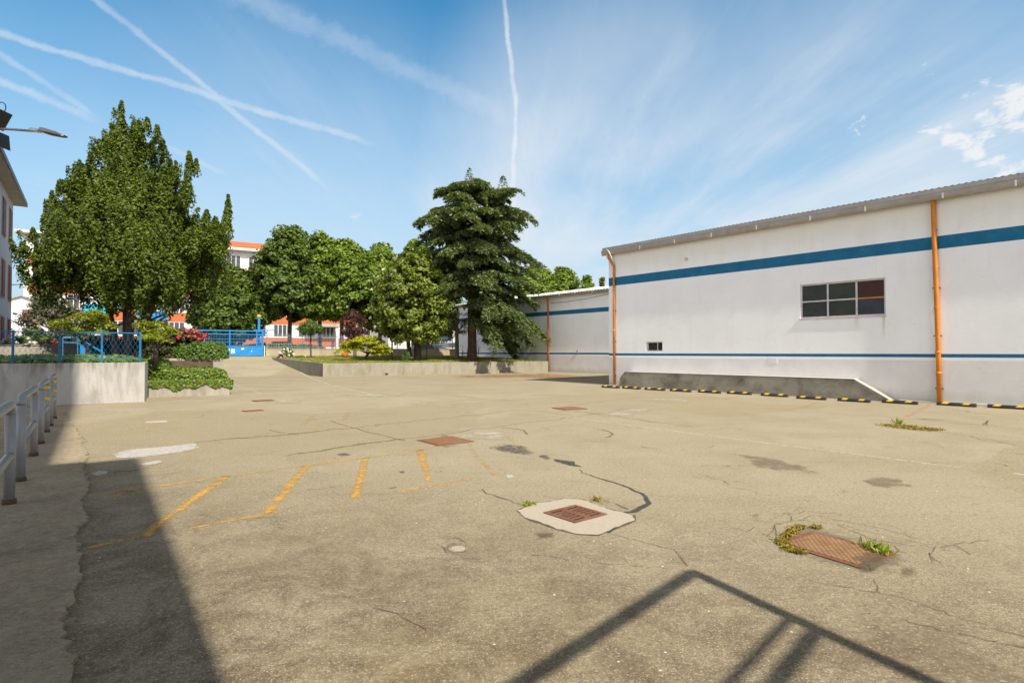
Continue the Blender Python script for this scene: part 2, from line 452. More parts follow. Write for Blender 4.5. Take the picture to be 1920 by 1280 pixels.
def mat_pavement():
    m, nt, out = new_mat('coarse_concrete')
    p = nd(nt, 'ShaderNodeNewGeometry').outputs['Position']
    mid = noise(nt, p, 0.9, 7, 0.7, 0.5); fine = noise(nt, p, 18, 6, 0.75); grit = noise(nt, p, 70, 3, 0.7)
    c = mix(nt, lin(nt, mid, 0.3, 0.7), (0.27, 0.215, 0.145), (0.42, 0.345, 0.24))
    c = mix(nt, lin(nt, noise(nt, p, 2.1, 8, 0.75), 0.5, 0.72, 0, 0.6), c, (0.20, 0.165, 0.105))
    c = mix(nt, lin(nt, fine, 0.35, 0.65, 0, 0.7), mix(nt, 1.0, c, (0.66, 0.65, 0.63), 'MULTIPLY'), mix(nt, 1.0, c, (1.2, 1.2, 1.18), 'MULTIPLY'))
    c = mix(nt, smooth(nt, grit, 0.58, 0.7, 0, 0.6), c, (0.55, 0.52, 0.45))
    h = mth(nt, 'ADD', fine, mth(nt, 'MULTIPLY', grit, 0.5))
    principled(nt, out, c, 0.95, 0, h, 0.9, 0.02, 0.2)
    return m
def mat_facade(name, bands, stains=True):
    """white painted render with painted blue bands, in the wall's own coordinates (x along, z up)"""
    m, nt, out = new_mat(name)
    tc = nd(nt, 'ShaderNodeTexCoord').outputs['Object']
    s = nd(nt, 'ShaderNodeSeparateXYZ', {0: tc}); z = s.outputs[2]; x = s.outputs[0]
    n1 = noise(nt, tc, 0.5, 6, 0.6); n2 = noise(nt, mapping(nt, tc, scale=(1.6, 1.6, 0.25)), 1.3, 7, 0.7)
    rough_z = mth(nt, 'ADD', z, mth(nt, 'MULTIPLY', mth(nt, 'SUBTRACT', n1, 0.5), 0.02))
    c = mix(nt, lin(nt, n1, 0.3, 0.7), (0.78, 0.77, 0.775), (0.85, 0.84, 0.845))
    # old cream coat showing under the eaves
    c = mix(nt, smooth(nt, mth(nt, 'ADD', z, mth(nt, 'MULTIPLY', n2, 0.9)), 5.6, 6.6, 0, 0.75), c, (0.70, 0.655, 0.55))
    c = mix(nt, lin(nt, n2, 0.52, 0.8, 0, 0.20), c, (0.56, 0.53, 0.48))
    # unpainted, duller plinth below the thin band
    plinth = mth(nt, 'LESS_THAN', rough_z, bands[1][0] - 0.10)
    dull = mix(nt, lin(nt, noise(nt, tc, 1.1, 8, 0.7), 0.3, 0.7), (0.60, 0.575, 0.56), (0.72, 0.69, 0.67))
    dull = mix(nt, smooth(nt, mth(nt, 'ADD', z, mth(nt, 'MULTIPLY', n2, 0.5)), 0.25, 0.75, 0.8, 0), dull, (0.42, 0.385, 0.32))
    c = mix(nt, mth(nt, 'MULTIPLY', plinth, 0.85), c, dull)
    # vertical streaks of dirt
    st = noise(nt, mapping(nt, tc, scale=(5.0, 5.0, 0.15)), 1.0, 5, 0.7)
    c = mix(nt, lin(nt, st, 0.60, 0.8, 0, 0.22), c, (0.47, 0.44, 0.38))
    blue = mix(nt, lin(nt, noise(nt, tc, 2.0, 6, 0.65), 0.3, 0.7), (0.008, 0.105, 0.215), (0.016, 0.145, 0.275))
    for z0, z1 in bands:
        k = mth(nt, 'MULTIPLY', mth(nt, 'GREATER_THAN', z, z0), mth(nt, 'LESS_THAN', z, z1))
        c = mix(nt, k, c, blue)
    if stains:
        for (sx_, sz0, sz1, w, a) in stains:
            k = mth(nt, 'MULTIPLY', smooth(nt, mth(nt, 'ABSOLUTE', mth(nt, 'SUBTRACT', x, mth(nt, 'ADD', sx_, mth(nt, 'MULTIPLY', n2, 0.08)))), w * 0.3, w, 1, 0),
                    mth(nt, 'MULTIPLY', smooth(nt, z, sz0, sz1, 0, 1), mth(nt, 'LESS_THAN', z, sz1)))
            c = mix(nt, mth(nt, 'MULTIPLY', k, a), c, (0.50, 0.36, 0.20))
    crack = nd(nt, 'ShaderNodeTexVoronoi', {'Vector': vop(nt, 'ADD', mapping(nt, tc, scale=(0.14, 0.14, 0.2)), vop(nt, 'MULTIPLY', nd(nt, 'ShaderNodeTexNoise', {'Vector': tc, 'Scale': 1.5, 'Detail': 5}).outputs[1], (0.15, 0.15, 0.15)))},
               feature='DISTANCE_TO_EDGE').outputs['Distance']
    c = mix(nt, mth(nt, 'MULTIPLY', smooth(nt, crack, 0.0005, 0.0018, 1, 0), 0.4), c, (0.35, 0.32, 0.28))
    h = mth(nt, 'ADD', noise(nt, tc, 14, 5, 0.6), mth(nt, 'MULTIPLY', noise(nt, tc, 1.2, 3), 4))
    principled(nt, out, c, 0.85, 0, h, 0.18, 0.012, 0.3)
    return m
def mat_concrete(name, lo, hi, stain, amt=0.6, sc=1.0, top=None, vs=0.45):
    m, nt, out = new_mat(name)
    p = nd(nt, 'ShaderNodeNewGeometry').outputs['Position']
    n1 = noise(nt, p, 0.8 * sc, 7, 0.68, 0.4); n2 = noise(nt, mapping(nt, p, scale=(2.2 if vs < 1 else 0.8, 2.2 if vs < 1 else 0.8, vs)), 1.1 * sc, 8, 0.72, 0.3)
    c = mix(nt, lin(nt, n1, 0.3, 0.7), lo, hi)
    c = mix(nt, lin(nt, n2, 0.47, 0.68, 0, amt), c, stain)
    n3 = noise(nt, p, 4.5 * sc, 7, 0.75)
    c = mix(nt, smooth(nt, n3, 0.62, 0.72, 0, amt * 0.8), c, tuple(x * 0.6 for x in stain))
    if top is not None:
        z = nd(nt, 'ShaderNodeSeparateXYZ', {0: p}).outputs[2]
        st = noise(nt, mapping(nt, p, scale=(5, 5, 0.35)), 1.6, 6, 0.75)
        k = mth(nt, 'MULTIPLY', smooth(nt, mth(nt, 'ADD', z, mth(nt, 'MULTIPLY', st, 0.5)), top - 0.12, top + 0.32, 0, 1), smooth(nt, st, 0.45, 0.62))
        c = mix(nt, mth(nt, 'MULTIPLY', k, 0.8), c, (0.12, 0.10, 0.075))
    h = mth(nt, 'ADD', noise(nt, p, 30, 4, 0.7), mth(nt, 'MULTIPLY', n3, 2))
    principled(nt, out, c, 0.9, 0, h, 0.4, 0.01, 0.25)
    return m
def mat_worn_paint(name, color, cover=0.55, soft=0.12, sc=5.0):
    m, nt, out = new_mat(name)
    p = nd(nt, 'ShaderNodeNewGeometry').outputs['Position']
    n1 = noise(nt, p, sc, 8, 0.8); n2 = noise(nt, p, 60, 3, 0.7)
    e = nd(nt, 'ShaderNodeAttribute', None, attribute_name='edge').outputs['Fac']
    q = mth(nt, 'ADD', mth(nt, 'ADD', n1, mth(nt, 'MULTIPLY', mth(nt, 'SUBTRACT', n2, 0.5), 0.55)), mth(nt, 'MULTIPLY', mth(nt, 'SUBTRACT', e, 1.0), 0.09))
    t0 = 0.5 + (0.55 - cover) * 0.6
    a = smooth(nt, q, t0 - soft * 0.8, t0 + soft * 0.8, 0.0, 0.88)
    c = mix(nt, lin(nt, noise(nt, p, 14, 5), 0.3, 0.7), tuple(x * 0.75 for x in color), color)
    principled(nt, out, c, 0.8, 0, None, alpha=a)
    return m
def mat_patch(name, lo, hi, cover=0.75, sc=2.5, soft=0.12, rim=0.30):
    m, nt, out = new_mat(name)
    p = nd(nt, 'ShaderNodeNewGeometry').outputs['Position']
    n1 = noise(nt, p, sc, 8, 0.75)
    grit = noise(nt, p, 80, 4, 0.75)
    c = mix(nt, lin(nt, grit, 0.3, 0.7), lo, hi)
    e = nd(nt, 'ShaderNodeAttribute', None, attribute_name='edge').outputs['Fac']
    q = mth(nt, 'ADD', mth(nt, 'ADD', n1, mth(nt, 'MULTIPLY', mth(nt, 'SUBTRACT', grit, 0.5), 0.35)), mth(nt, 'MULTIPLY', mth(nt, 'SUBTRACT', e, 1.0), rim))
    t0 = 0.5 + (0.58 - cover) * 0.6
    a = smooth(nt, q, t0 - soft, t0 + soft, 0.0, 0.95)
    principled(nt, out, c, 0.93, 0, grit, 0.5, 0.01, 0.2, alpha=a)
    return m
def mat_rust(name, lo, hi, dark=(0.06, 0.03, 0.02), tread=0):
    m, nt, out = new_mat(name)
    tc = nd(nt, 'ShaderNodeTexCoord').outputs['Object']
    p = nd(nt, 'ShaderNodeNewGeometry').outputs['Position']
    c = mix(nt, lin(nt, noise(nt, p, 9, 7, 0.7), 0.3, 0.7), lo, hi)
    h = noise(nt, p, 60, 4)
    if tread:
        br = nd(nt, 'ShaderNodeTexBrick', {'Vector': mapping(nt, tc, scale=(tread, tread, 1)), 'Scale': 1.0, 'Mortar Size': 0.14, 'Mortar Smooth': 0.4,
                                          'Brick Width': 1.0, 'Row Height': 0.55}, offset=0.5)
        k = br.outputs['Fac']
        c = mix(nt, mth(nt, 'MULTIPLY', k, 0.75), c, dark)
        h = mth(nt, 'SUBTRACT', h, mth(nt, 'MULTIPLY', k, 2.0))
    c = mix(nt, lin(nt, noise(nt, p, 2.4, 6, 0.7), 0.5, 0.72, 0, 0.6), c, (0.20, 0.15, 0.09))
    principled(nt, out, c, 0.85, 0.1, h, 0.6, 0.01, 0.3)
    return m
def mat_glass(name, color, rough=0.12):
    m, nt, out = new_mat(name)
    tc = nd(nt, 'ShaderNodeTexCoord').outputs['Object']
    c = mix(nt, lin(nt, noise(nt, tc, 1.8, 5, 0.6), 0.3, 0.7), tuple(x * 0.6 for x in color), tuple(x * 1.3 for x in color))
    principled(nt, out, c, mth(nt, 'ADD', rough, mth(nt, 'MULTIPLY', noise(nt, tc, 3), 0.15)), 0, noise(nt, tc, 1.2, 2), 0.05, 0.05, 0.22)
    return m

M = {}
M['ground'] = mat_ground()
M['pave'] = mat_pavement()
M['wallconc'] = mat_concrete('weathered_white_concrete', (0.315, 0.297, 0.272), (0.395, 0.376, 0.348), (0.175, 0.158, 0.13), 0.7, 1.0, 1.27)
M['bedconc'] = mat_concrete('pale_bed_concrete', (0.235, 0.212, 0.16), (0.305, 0.28, 0.222), (0.15, 0.13, 0.085), 0.65)
M['planter'] = mat_concrete('planter_concrete', (0.28, 0.25, 0.20), (0.37, 0.34, 0.285), (0.14, 0.12, 0.09), 0.65)
M['ramp'] = mat_concrete('mouldy_grey_concrete', (0.22, 0.20, 0.16), (0.34, 0.31, 0.25), (0.075, 0.064, 0.046), 0.80, 1.0, vs=1.1)
M['rampedge'] = plain('pale_ramp_edge', (0.52, 0.50, 0.45), 0.8, vary=0.1, dirt=(0.4, 0.36, 0.3))  # one pale tone for ramp edge, ramp cap and kerb
M['streetwall'] = mat_concrete('beige_street_wall', (0.30, 0.25, 0.165), (0.38, 0.325, 0.225), (0.19, 0.155, 0.10), 0.5)
M['roofmetal'] = plain('grey_roof_sheet', (0.30, 0.28, 0.265), 0.55, 0.2, 0.15, 2.0, dirt=(0.17, 0.14, 0.115))
M['roofwhite'] = plain('white_roof_sheet', (0.70, 0.69, 0.66), 0.6, 0.0, 0.08, 2.0)
M['gutter'] = plain('aged_grey_gutter', (0.34, 0.30, 0.265), 0.55, 0.2, 0.15, 3.0, dirt=(0.20, 0.16, 0.125))
M['strap'] = plain('pale_metal_strap', (0.62, 0.60, 0.56), 0.5, 0.2)
M['soffit'] = plain('grey_soffit', (0.42, 0.38, 0.31), 0.85, dirt=(0.25, 0.21, 0.15))
M['orange'] = plain('orange_plastic_pipe', (0.54, 0.185, 0.016), 0.6, 0.0, 0.22, 2.0, dirt=(0.33, 0.115, 0.025), dirt_amt=0.75)
M['orange2'] = plain('red_orange_pipe', (0.52, 0.13, 0.02), 0.5, 0.0, 0.14, 2.5)
M['frame'] = plain('pale_window_frame', (0.52, 0.50, 0.49), 0.5, dirt=(0.33, 0.28, 0.25))
M['frame_rust'] = plain('rusty_window_bar', (0.42, 0.17, 0.05), 0.7)
M['glass'] = mat_glass('dusty_dark_glass', (0.026, 0.028, 0.025), 0.22)
M['glass_green'] = mat_glass('greenish_dark_glass', (0.028, 0.034, 0.022), 0.25)
M['glass_red'] = mat_glass('red_brown_board_glass', (0.048, 0.014, 0.010), 0.35)
M['glass_blue'] = mat_glass('bluish_dark_glass', (0.030, 0.033, 0.044), 0.22)
M['dark'] = plain('opening_shade', (0.02, 0.02, 0.02), 0.9)  # near-black, the shade inside drains and openings put into colour
M['rubber'] = plain('black_rubber', (0.022, 0.020, 0.018), 0.75, vary=0.25, scale=9, dirt=(0.09, 0.075, 0.05))
M['yellow'] = plain('yellow_reflector', (0.58, 0.41, 0.03), 0.6, vary=0.2, scale=9, dirt=(0.2, 0.14, 0.05), dirt_amt=0.8)
M['grey_paint'] = plain('grey_painted_steel', (0.25, 0.245, 0.24), 0.40, 0.0, 0.08, 5, dirt=(0.25, 0.23, 0.2), dirt_amt=0.3)
M['rust'] = plain('rust', (0.085, 0.042, 0.026), 0.9)
M['blue'] = plain('blue_painted_steel', (0.012, 0.185, 0.46), 0.45, 0.0, 0.15, 3, dirt=(0.03, 0.14, 0.27))
M['blue_rail'] = plain('dull_blue_painted_steel', (0.008, 0.105, 0.225), 0.5, 0.0, 0.2, 3)
M['blue_dark'] = plain('faded_blue_steel', (0.03, 0.13, 0.26), 0.55, 0.0, 0.2, 3)
M['fence'] = plain('grey_blue_fence_steel', (0.17, 0.22, 0.29), 0.5)
M['paper'] = plain('torn_white_paper', (0.72, 0.74, 0.78), 0.9, vary=0.1)
M['bark'] = plain('dark_bark', (0.075, 0.052, 0.038), 0.95, vary=0.4, scale=7, bump=0.6)
M['bark_red'] = plain('red_brown_bark', (0.105, 0.058, 0.036), 0.95, vary=0.4, scale=7, bump=0.6)
M['bark_pale'] = plain('pale_mottled_bark', (0.22, 0.19, 0.15), 0.95, vary=0.35, scale=9, bump=0.5, dirt=(0.08, 0.065, 0.05))
M['soil'] = plain('planting_soil', (0.085, 0.06, 0.035), 0.98, vary=0.4, scale=3)
M['house'] = plain('white_house_render', (0.66, 0.65, 0.64), 0.85, vary=0.06, scale=1.0)
M['house_lilac'] = plain('cool_white_render', (0.60, 0.60, 0.62), 0.85, vary=0.06, scale=1.0)
M['shutter'] = plain('brown_shutter', (0.17, 0.055, 0.035), 0.6, vary=0.2)
M['eave'] = plain('eave_underside', (0.60, 0.54, 0.45), 0.85, vary=0.12, scale=1.5)
M['eave_edge'] = plain('dark_eave_edge', (0.12, 0.115, 0.14), 0.5)
M['school_orange'] = plain('orange_render_band', (0.38, 0.105, 0.035), 0.8, vary=0.10, scale=0.7)
M['school_white'] = plain('school_white_render', (0.58, 0.56, 0.54), 0.85, vary=0.06, scale=0.7)
M['school_glass'] = mat_glass('school_window_glass', (0.07, 0.075, 0.085), 0.15)
M['awning'] = plain('blue_awning_cloth', (0.01, 0.17, 0.44), 0.8)
M['awning_teal'] = plain('teal_awning_cloth', (0.02, 0.26, 0.34), 0.8)
M['lamp_grey'] = plain('lamp_grey_metal', (0.36, 0.33, 0.31), 0.4, 0.4, 0.1)
M['lamp_white'] = plain('lamp_white_metal', (0.66, 0.65, 0.63), 0.4)
M['black_metal'] = plain('black_metal', (0.025, 0.028, 0.03), 0.45)
M['terracotta'] = plain('terracotta', (0.42, 0.085, 0.02), 0.7)
M['carpaint_dark'] = plain('dark_grey_car_paint', (0.035, 0.037, 0.042), 0.25, spec=0.6, vary=0.05)
M['carpaint_white'] = plain('white_car_paint', (0.62, 0.63, 0.64), 0.3, spec=0.6, vary=0.05)
M['carpaint_teal'] = plain('blue_grey_car_paint', (0.12, 0.19, 0.24), 0.28, spec=0.6, vary=0.05)
M['steel_dark'] = plain('dark_steel', (0.05, 0.05, 0.05), 0.6)
L = {}
L['oak'] = leaf_mat('laurel_leaves', (0.020, 0.044, 0.006), (0.140, 0.185, 0.020), (0.20, 0.12, 0.03), 0.012, 0.5, 0.24, 0.5, 0.22)
L['cedar'] = leaf_mat('cedar_needles', (0.060, 0.098, 0.036), (0.225, 0.280, 0.110), None, 0, 0.6, 0.2, 0.6)
L['magnolia'] = leaf_mat('magnolia_leaves', (0.048, 0.078, 0.010), (0.205, 0.245, 0.030), (0.26, 0.19, 0.03), 0.008, 0.45, 0.2, 0.7, 0.3)
L['street_dark'] = leaf_mat('dark_hornbeam_leaves', (0.030, 0.058, 0.009), (0.125, 0.180, 0.024), None, 0, 0.5, 0.25, 0.5)
L['street'] = leaf_mat('linden_leaves', (0.038, 0.078, 0.008), (0.190, 0.265, 0.026), None, 0, 0.5, 0.25, 0.5)
L['olive'] = leaf_mat('olive_grey_leaves', (0.035, 0.043, 0.02), (0.13, 0.14, 0.065), (0.16, 0.08, 0.04), 0.08, 0.55, 0.15, 0.7)
L['juniper'] = leaf_mat('juniper_sprays', (0.075, 0.105, 0.008), (0.30, 0.33, 0.025), None, 0, 0.6, 0.2, 0.9)
L['golden'] = leaf_mat('golden_juniper_sprays', (0.15, 0.17, 0.006), (0.44, 0.44, 0.02), None, 0, 0.6, 0.2, 1.2)
L['ivy'] = leaf_mat('ivy_leaves', (0.040, 0.080, 0.010), (0.165, 0.235, 0.030), (0.38, 0.40, 0.06), 0.05, 0.45, 0.2, 1.6, 0.3)
L['hedge'] = leaf_mat('hedge_leaves', (0.035, 0.075, 0.012), (0.12, 0.19, 0.03), None, 0, 0.45, 0.2, 1.5)
L['rose'] = leaf_mat('rose_leaves', (0.018, 0.026, 0.010), (0.06, 0.075, 0.022), (0.10, 0.03, 0.02), 0.12, 0.5, 0.15, 1.5)
L['copper'] = leaf_mat('copper_leaves', (0.040, 0.012, 0.010), (0.11, 0.038, 0.03), None, 0, 0.5, 0.15, 1.0)
L['grass'] = leaf_mat('grass_blades', (0.10, 0.13, 0.018), (0.27, 0.28, 0.05), (0.34, 0.26, 0.09), 0.15, 0.6, 0.2, 0.6)
L['weed'] = leaf_mat('weed_blades', (0.10, 0.16, 0.015), (0.30, 0.36, 0.03), (0.38, 0.30, 0.06), 0.2, 0.6, 0.2, 3.0)
L['moss'] = leaf_mat('dry_moss', (0.15, 0.105, 0.015), (0.36, 0.26, 0.04), (0.18, 0.2, 0.03), 0.12, 0.8, 0.1, 4.0)
L['red'] = leaf_mat('red_petals', (0.45, 0.02, 0.03), (0.75, 0.09, 0.09), (0.8, 0.3, 0.25), 0.15, 0.6, 0.2, 4.0)
L['pink'] = leaf_mat('pink_petals', (0.60, 0.28, 0.27), (0.8, 0.52, 0.48), None, 0, 0.6, 0.2, 4.0)
L['white'] = leaf_mat('white_petals', (0.66, 0.63, 0.58), (0.82, 0.79, 0.74), None, 0, 0.6, 0.2, 4.0)
L['twig'] = leaf_mat('dry_twigs', (0.13, 0.10, 0.06), (0.26, 0.21, 0.12), (0.16, 0.18, 0.05), 0.3, 0.7, 0.1, 2.0)

# ================================================================== SETTING: ground
def ramp_h(u, v):
    t = np.clip((v - 40.5) / (51.0 - 40.5), 0, 1)
    t = np.where(t < 0.12, t * t / 0.24, np.where(t > 0.9, 1.0 - 0.06 - (1 - t) ** 2 / 0.2 + 0.05 * (1 - 0), t - 0.06))
    t = np.clip(t / 0.99, 0, 1)
    return 1.24 * t
def build_ground():
    us = np.concatenate([np.linspace(-400, -60, 6), np.linspace(-50, 70, 25), np.linspace(90, 500, 6)])
    vs = np.concatenate([np.linspace(-300, -40, 5), np.linspace(-30, 38, 18), np.linspace(40, 53, 40), np.linspace(60, 130, 8), np.linspace(200, 1200, 6)])
    U, V = np.meshgrid(us, vs)
    H = ramp_h(U, V)
    P = U[..., None] * E1 + V[..., None] * E2
    mb = MB()
    nv, nu = U.shape
    mb.v = [(float(P[i, j, 0]), float(P[i, j, 1]), float(H[i, j])) for i in range(nv) for j in range(nu)]
    for i in range(nv - 1):
        for j in range(nu - 1):
            a = i * nu + j
            mb.f.append((a, a + 1, a + nu + 1, a + nu)); mb.mi.append(0)
    o = mb.build('ground', M['ground'], smooth_shade=True)
    tag(o, kind='structure')
build_ground()

rng0 = np.random.default_rng(5)
def jag(poly, step, amt, rng):
    """closed outline with points every step, pushed in and out"""
    out = []
    n = len(poly)
    for i in range(n):
        a = np.array(poly[i][:2]); b = np.array(poly[(i + 1) % n][:2])
        L_ = np.linalg.norm(b - a); k = max(1, int(L_ / step))
        nn = np.array([-(b - a)[1], (b - a)[0]]) / (L_ + 1e-9)
        for j in range(k):
            out.append(a + (b - a) * j / k + nn * rng.normal(0, amt))
    return out
def sheet(mb, poly, z, hard=False):
    """flat patch whose rim vertices carry edge = 0 so the material can break it up there"""
    if mb.edge is None: mb.edge = []
    P = np.array([p[:2] for p in poly]); c = P.mean(0); n = len(P)
    if hard:
        mb.quad(*[(p[0], p[1], z) for p in P]); mb.edge += [1.0] * n; return
    b = len(mb.v)
    for f, e in ((1.0, 0.0), (0.72, 0.75), (0.40, 1.0)):
        for p in P:
            q = c + (p - c) * f; mb.v.append((q[0], q[1], z)); mb.edge.append(e)
    mb.v.append((c[0], c[1], z)); mb.edge.append(1.0)
    for r in range(2):
        for i in range(n):
            j = (i + 1) % n
            mb.f.append((b + r * n + i, b + r * n + j, b + (r + 1) * n + j, b + (r + 1) * n + i)); mb.mi.append(0)
    for i in range(n):
        mb.f.append((b + 2 * n + i, b + 2 * n + (i + 1) % n, b + 3 * n)); mb.mi.append(0)
def ribbon(mb, pts, w, z, rng=None, jit=0.0, follow=None):
    """strip along ground points; w is a width or list"""
    pts = [np.array(p[:2], float) for p in pts]
    dense = []; ws = []
    wl = w if hasattr(w, '__len__') else [w] * len(pts)
    for i in range(len(pts) - 1):
        k = max(1, int(np.linalg.norm(pts[i + 1] - pts[i]) / (0.12 if jit else 0.8)))
        for j in range(k):
            t = j / k; dense.append(pts[i] * (1 - t) + pts[i + 1] * t); ws.append(wl[i] * (1 - t) + wl[i + 1] * t)
    dense.append(pts[-1]); ws.append(wl[-1])
    L_, R_ = [], []
    for i, p in enumerate(dense):
        t = dense[min(i + 1, len(dense) - 1)] - dense[max(i - 1, 0)]; t /= (np.linalg.norm(t) + 1e-9)
        n = np.array([-t[1], t[0]])
        c = p + (n * rng.normal(0, jit) if jit else 0)
        hw = ws[i] / 2 * (rng.uniform(0.85, 1.13) if jit else 1.0)
        L_.append(c + n * hw); R_.append(c - n * hw)
    def hz(p):
        return z + (float(follow(p)) if follow else 0.0)
    if mb.edge is None: mb.edge = []
    b = len(mb.v)
    for i in range(len(dense)):
        c = (L_[i] + R_[i]) / 2
        for p, e in ((L_[i], 0.0), (c, 1.0), (R_[i], 0.0)):
            mb.v.append((p[0], p[1], hz(p))); mb.edge.append(e)
    for i in range(len(dense) - 1):
        a = b + i * 3
        mb.f += [(a, a + 1, a + 4, a + 3), (a + 1, a + 2, a + 5, a + 4)]; mb.mi += [0, 0]
def GP(pts): return [G(*p) for p in pts]
def ground_h(p):
    u, v = uv_of(p); return ramp_h(np.array(u), np.array(v))

# pavement along the railing: a slab with a broken edge
def build_pavement():
    rng = np.random.default_rng(2)
    edge = [G(118, 1290), G(150, 1010), G(161, 930), G(160, 850), G(152, 815), G(128, 790), G(118, 772)]
    a = edge[0] + (edge[0] - edge[2]) * 1.6
    e = [a] + edge
    dense = []
    for i in range(len(e) - 1):
        L_ = np.linalg.norm(e[i + 1][:2] - e[i][:2]); k = max(2, int(L_ / 0.07))
        d = (e[i + 1] - e[i]) / L_
        n = np.array([d[1], -d[0]])
        for j in range(k):
            t = j / k
            dense.append((e[i] * (1 - t) + e[i + 1] * t)[:2] + n * (rng.normal(0, 0.018) + 0.03 * math.sin(9 * t + i * 2)))
    p_end = UV(-3.9, 21.4)[:2]
    poly = dense + [p_end, UV(-14, 21.4)[:2], np.array([-14.5, -6.0])]
    mb = MB()
    mb.prism([tuple(p) for p in poly], -0.05, 0.022)
    tag(mb.build('pavement', M['pave']), kind='structure')
build_pavement()

# stains, patches and seams: thin sheets a few millimetres apart
def build_surface_details():
    rng = np.random.default_rng(11)
    M['tar'] = mat_patch('black_tar_repair', (0.035, 0.033, 0.032), (0.085, 0.08, 0.075), 0.80, 22, 0.12, 0.12)
    M['darkpatch'] = mat_patch('dark_asphalt_patch', (0.05, 0.046, 0.043), (0.13, 0.12, 0.105), 0.62, 9, 0.16)
    M['brownpatch'] = mat_patch('worn_brown_patch', (0.12, 0.095, 0.066), (0.26, 0.215, 0.15), 0.60, 2.2, 0.16)
    M['pale'] = mat_patch('pale_cement_skin', (0.36, 0.33, 0.245), (0.43, 0.395, 0.31), 0.60, 2.0, 0.14)
    M['cement'] = mat_patch('pale_cement', (0.31, 0.265, 0.205), (0.47, 0.41, 0.33), 1.3, 2.0)
    M['seam'] = mat_patch('dirt_filled_crack', (0.06, 0.052, 0.035), (0.15, 0.125, 0.075), 0.70, 5, 0.12, 0.05)
    M['mossline'] = mat_patch('mossy_crack', (0.10, 0.095, 0.02), (0.24, 0.20, 0.05), 0.64, 6, 0.12, 0.05)
    M['needles'] = mat_patch('fallen_brown_needles', (0.20, 0.095, 0.035), (0.36, 0.20, 0.09), 0.60, 1.6, 0.2)
    M['wet'] = mat_patch('dark_damp_dirt', (0.085, 0.066, 0.045), (0.15, 0.12, 0.08), 0.62, 3, 0.16)
    # painted lines
    mb = MB(); z = 0.003
    ye = [([(165, 930), (247, 920), (277, 914), (423, 893)], .075), ([(423, 893), (575, 873), (683, 859), (787, 844), (822, 837)], .065),
          ([(247, 917), (213, 933)], .10), ([(425, 892), (360, 938), (305, 976), (272, 1004), (235, 1012), (165, 1028)], [.12, .12, .12, .11, .08, .06]),
          ([(575, 873), (535, 920), (500, 962)], .125), ([(355, 991), (430, 976), (500, 964), (534, 958)], [.03, .07, .08, .05]),
          ([(686, 858), (676, 895), (664, 936)], .12), ([(787, 843), (795, 868), (804, 902)], [.14, .13, .05]),
          ([(752, 922), (820, 908), (887, 896)], [.05, .08, .06])]
    for pts, w in ye: ribbon(mb, GP(pts), w, z, rng, 0.006)
    tag(mb.build('yellow_marking', mat_worn_paint('worn_yellow_paint', (0.56, 0.325, 0.07), 0.64)), kind='structure')
    mb = MB()
    for pts, w in [([(590, 778), (570, 796)], .2), ([(652, 774), (644, 788)], .15), ([(878, 826), (884, 842), (905, 868), (928, 890)], .10), ([(950, 818), (975, 838), (1004, 860)], [.14, .12, .06]),
                   ([(205, 776), (290, 766), (330, 765)], .12), ([(1020, 800), (1032, 806)], .2), ([(240, 806), (345, 788)], .1)]:
        ribbon(mb, GP(pts), w, 0.004, rng, 0.01)
    tag(mb.build('faint_yellow_marking', mat_worn_paint('faint_yellow_paint', (0.55, 0.33, 0.08), 0.50)), kind='structure')
    mb = MB()
    for pts, w in [([(700, 740), (800, 757), (1020, 776), (1090, 785), (1250, 806), (1450, 832), (1640, 856), (1830, 880)], .075), ([(1900, 887), (1935, 892)], .09)]:
        ribbon(mb, GP(pts), w, z, rng, 0.004)
    for pts in ([(426, 716), (452, 725), (490, 737)],):
        ribbon(mb, GP(pts), .10, z, None, 0, ground_h)
    # edge line of the ramp follows the slope
    line = [UV(5.9, 51.5), UV(7.3, 45.5), UV(7.7, 41.6), G(620, 722), G(700, 740)]
    ribbon(mb, line, .12, z, None, 0, ground_h)
    tag(mb.build('white_marking', mat_worn_paint('worn_white_paint', (0.50, 0.47, 0.39), 0.72)), kind='structure')
    mb = MB()
    for pl in ([(212, 851), (240, 843), (300, 838), (366, 831), (372, 840), (330, 849), (262, 857), (222, 859)], [(171, 887), (184, 883), (202, 883), (201, 888), (184, 892)],
               [(262, 869), (300, 863), (304, 867), (270, 873)], [(274, 790), (314, 788), (314, 792), (276, 793)], [(948, 891), (960, 890), (966, 894), (952, 897)]):
        sheet(mb, jag(GP(pl), 0.06, 0.012, rng), 0.0045)
    tag(mb.build('white_paint_patch', mat_worn_paint('thick_white_paint', (0.48, 0.455, 0.41), 0.84, 0.12, 7.0)), kind='structure')
    mb = MB()
    for pts, w in [([(1358, 749), (1412, 737)], .09), ([(1470, 768), (1500, 765), (1535, 754)], .11), ([(1700, 781), (1722, 770), (1747, 756)], .16),
                   ([(1440, 766), (1560, 775), (1640, 779), (1800, 793), (1905, 803)], .12), ([(1290, 752), (1390, 742)], .08), ([(1150, 741), (1250, 746)], .12)]:
        ribbon(mb, GP(pts), w, z, rng, 0.012)
    tag(mb.build('salmon_marking', mat_worn_paint('worn_salmon_paint', (0.56, 0.26, 0.15), 0.52)), kind='structure')
    # patches
    def patch(name, mat, polys, zz, step=0.12, amt=0.03):
        mb = MB()
        for pl in polys: sheet(mb, jag(GP(pl), step, amt, rng), zz)
        tag(mb.build(name, mat), kind='structure')
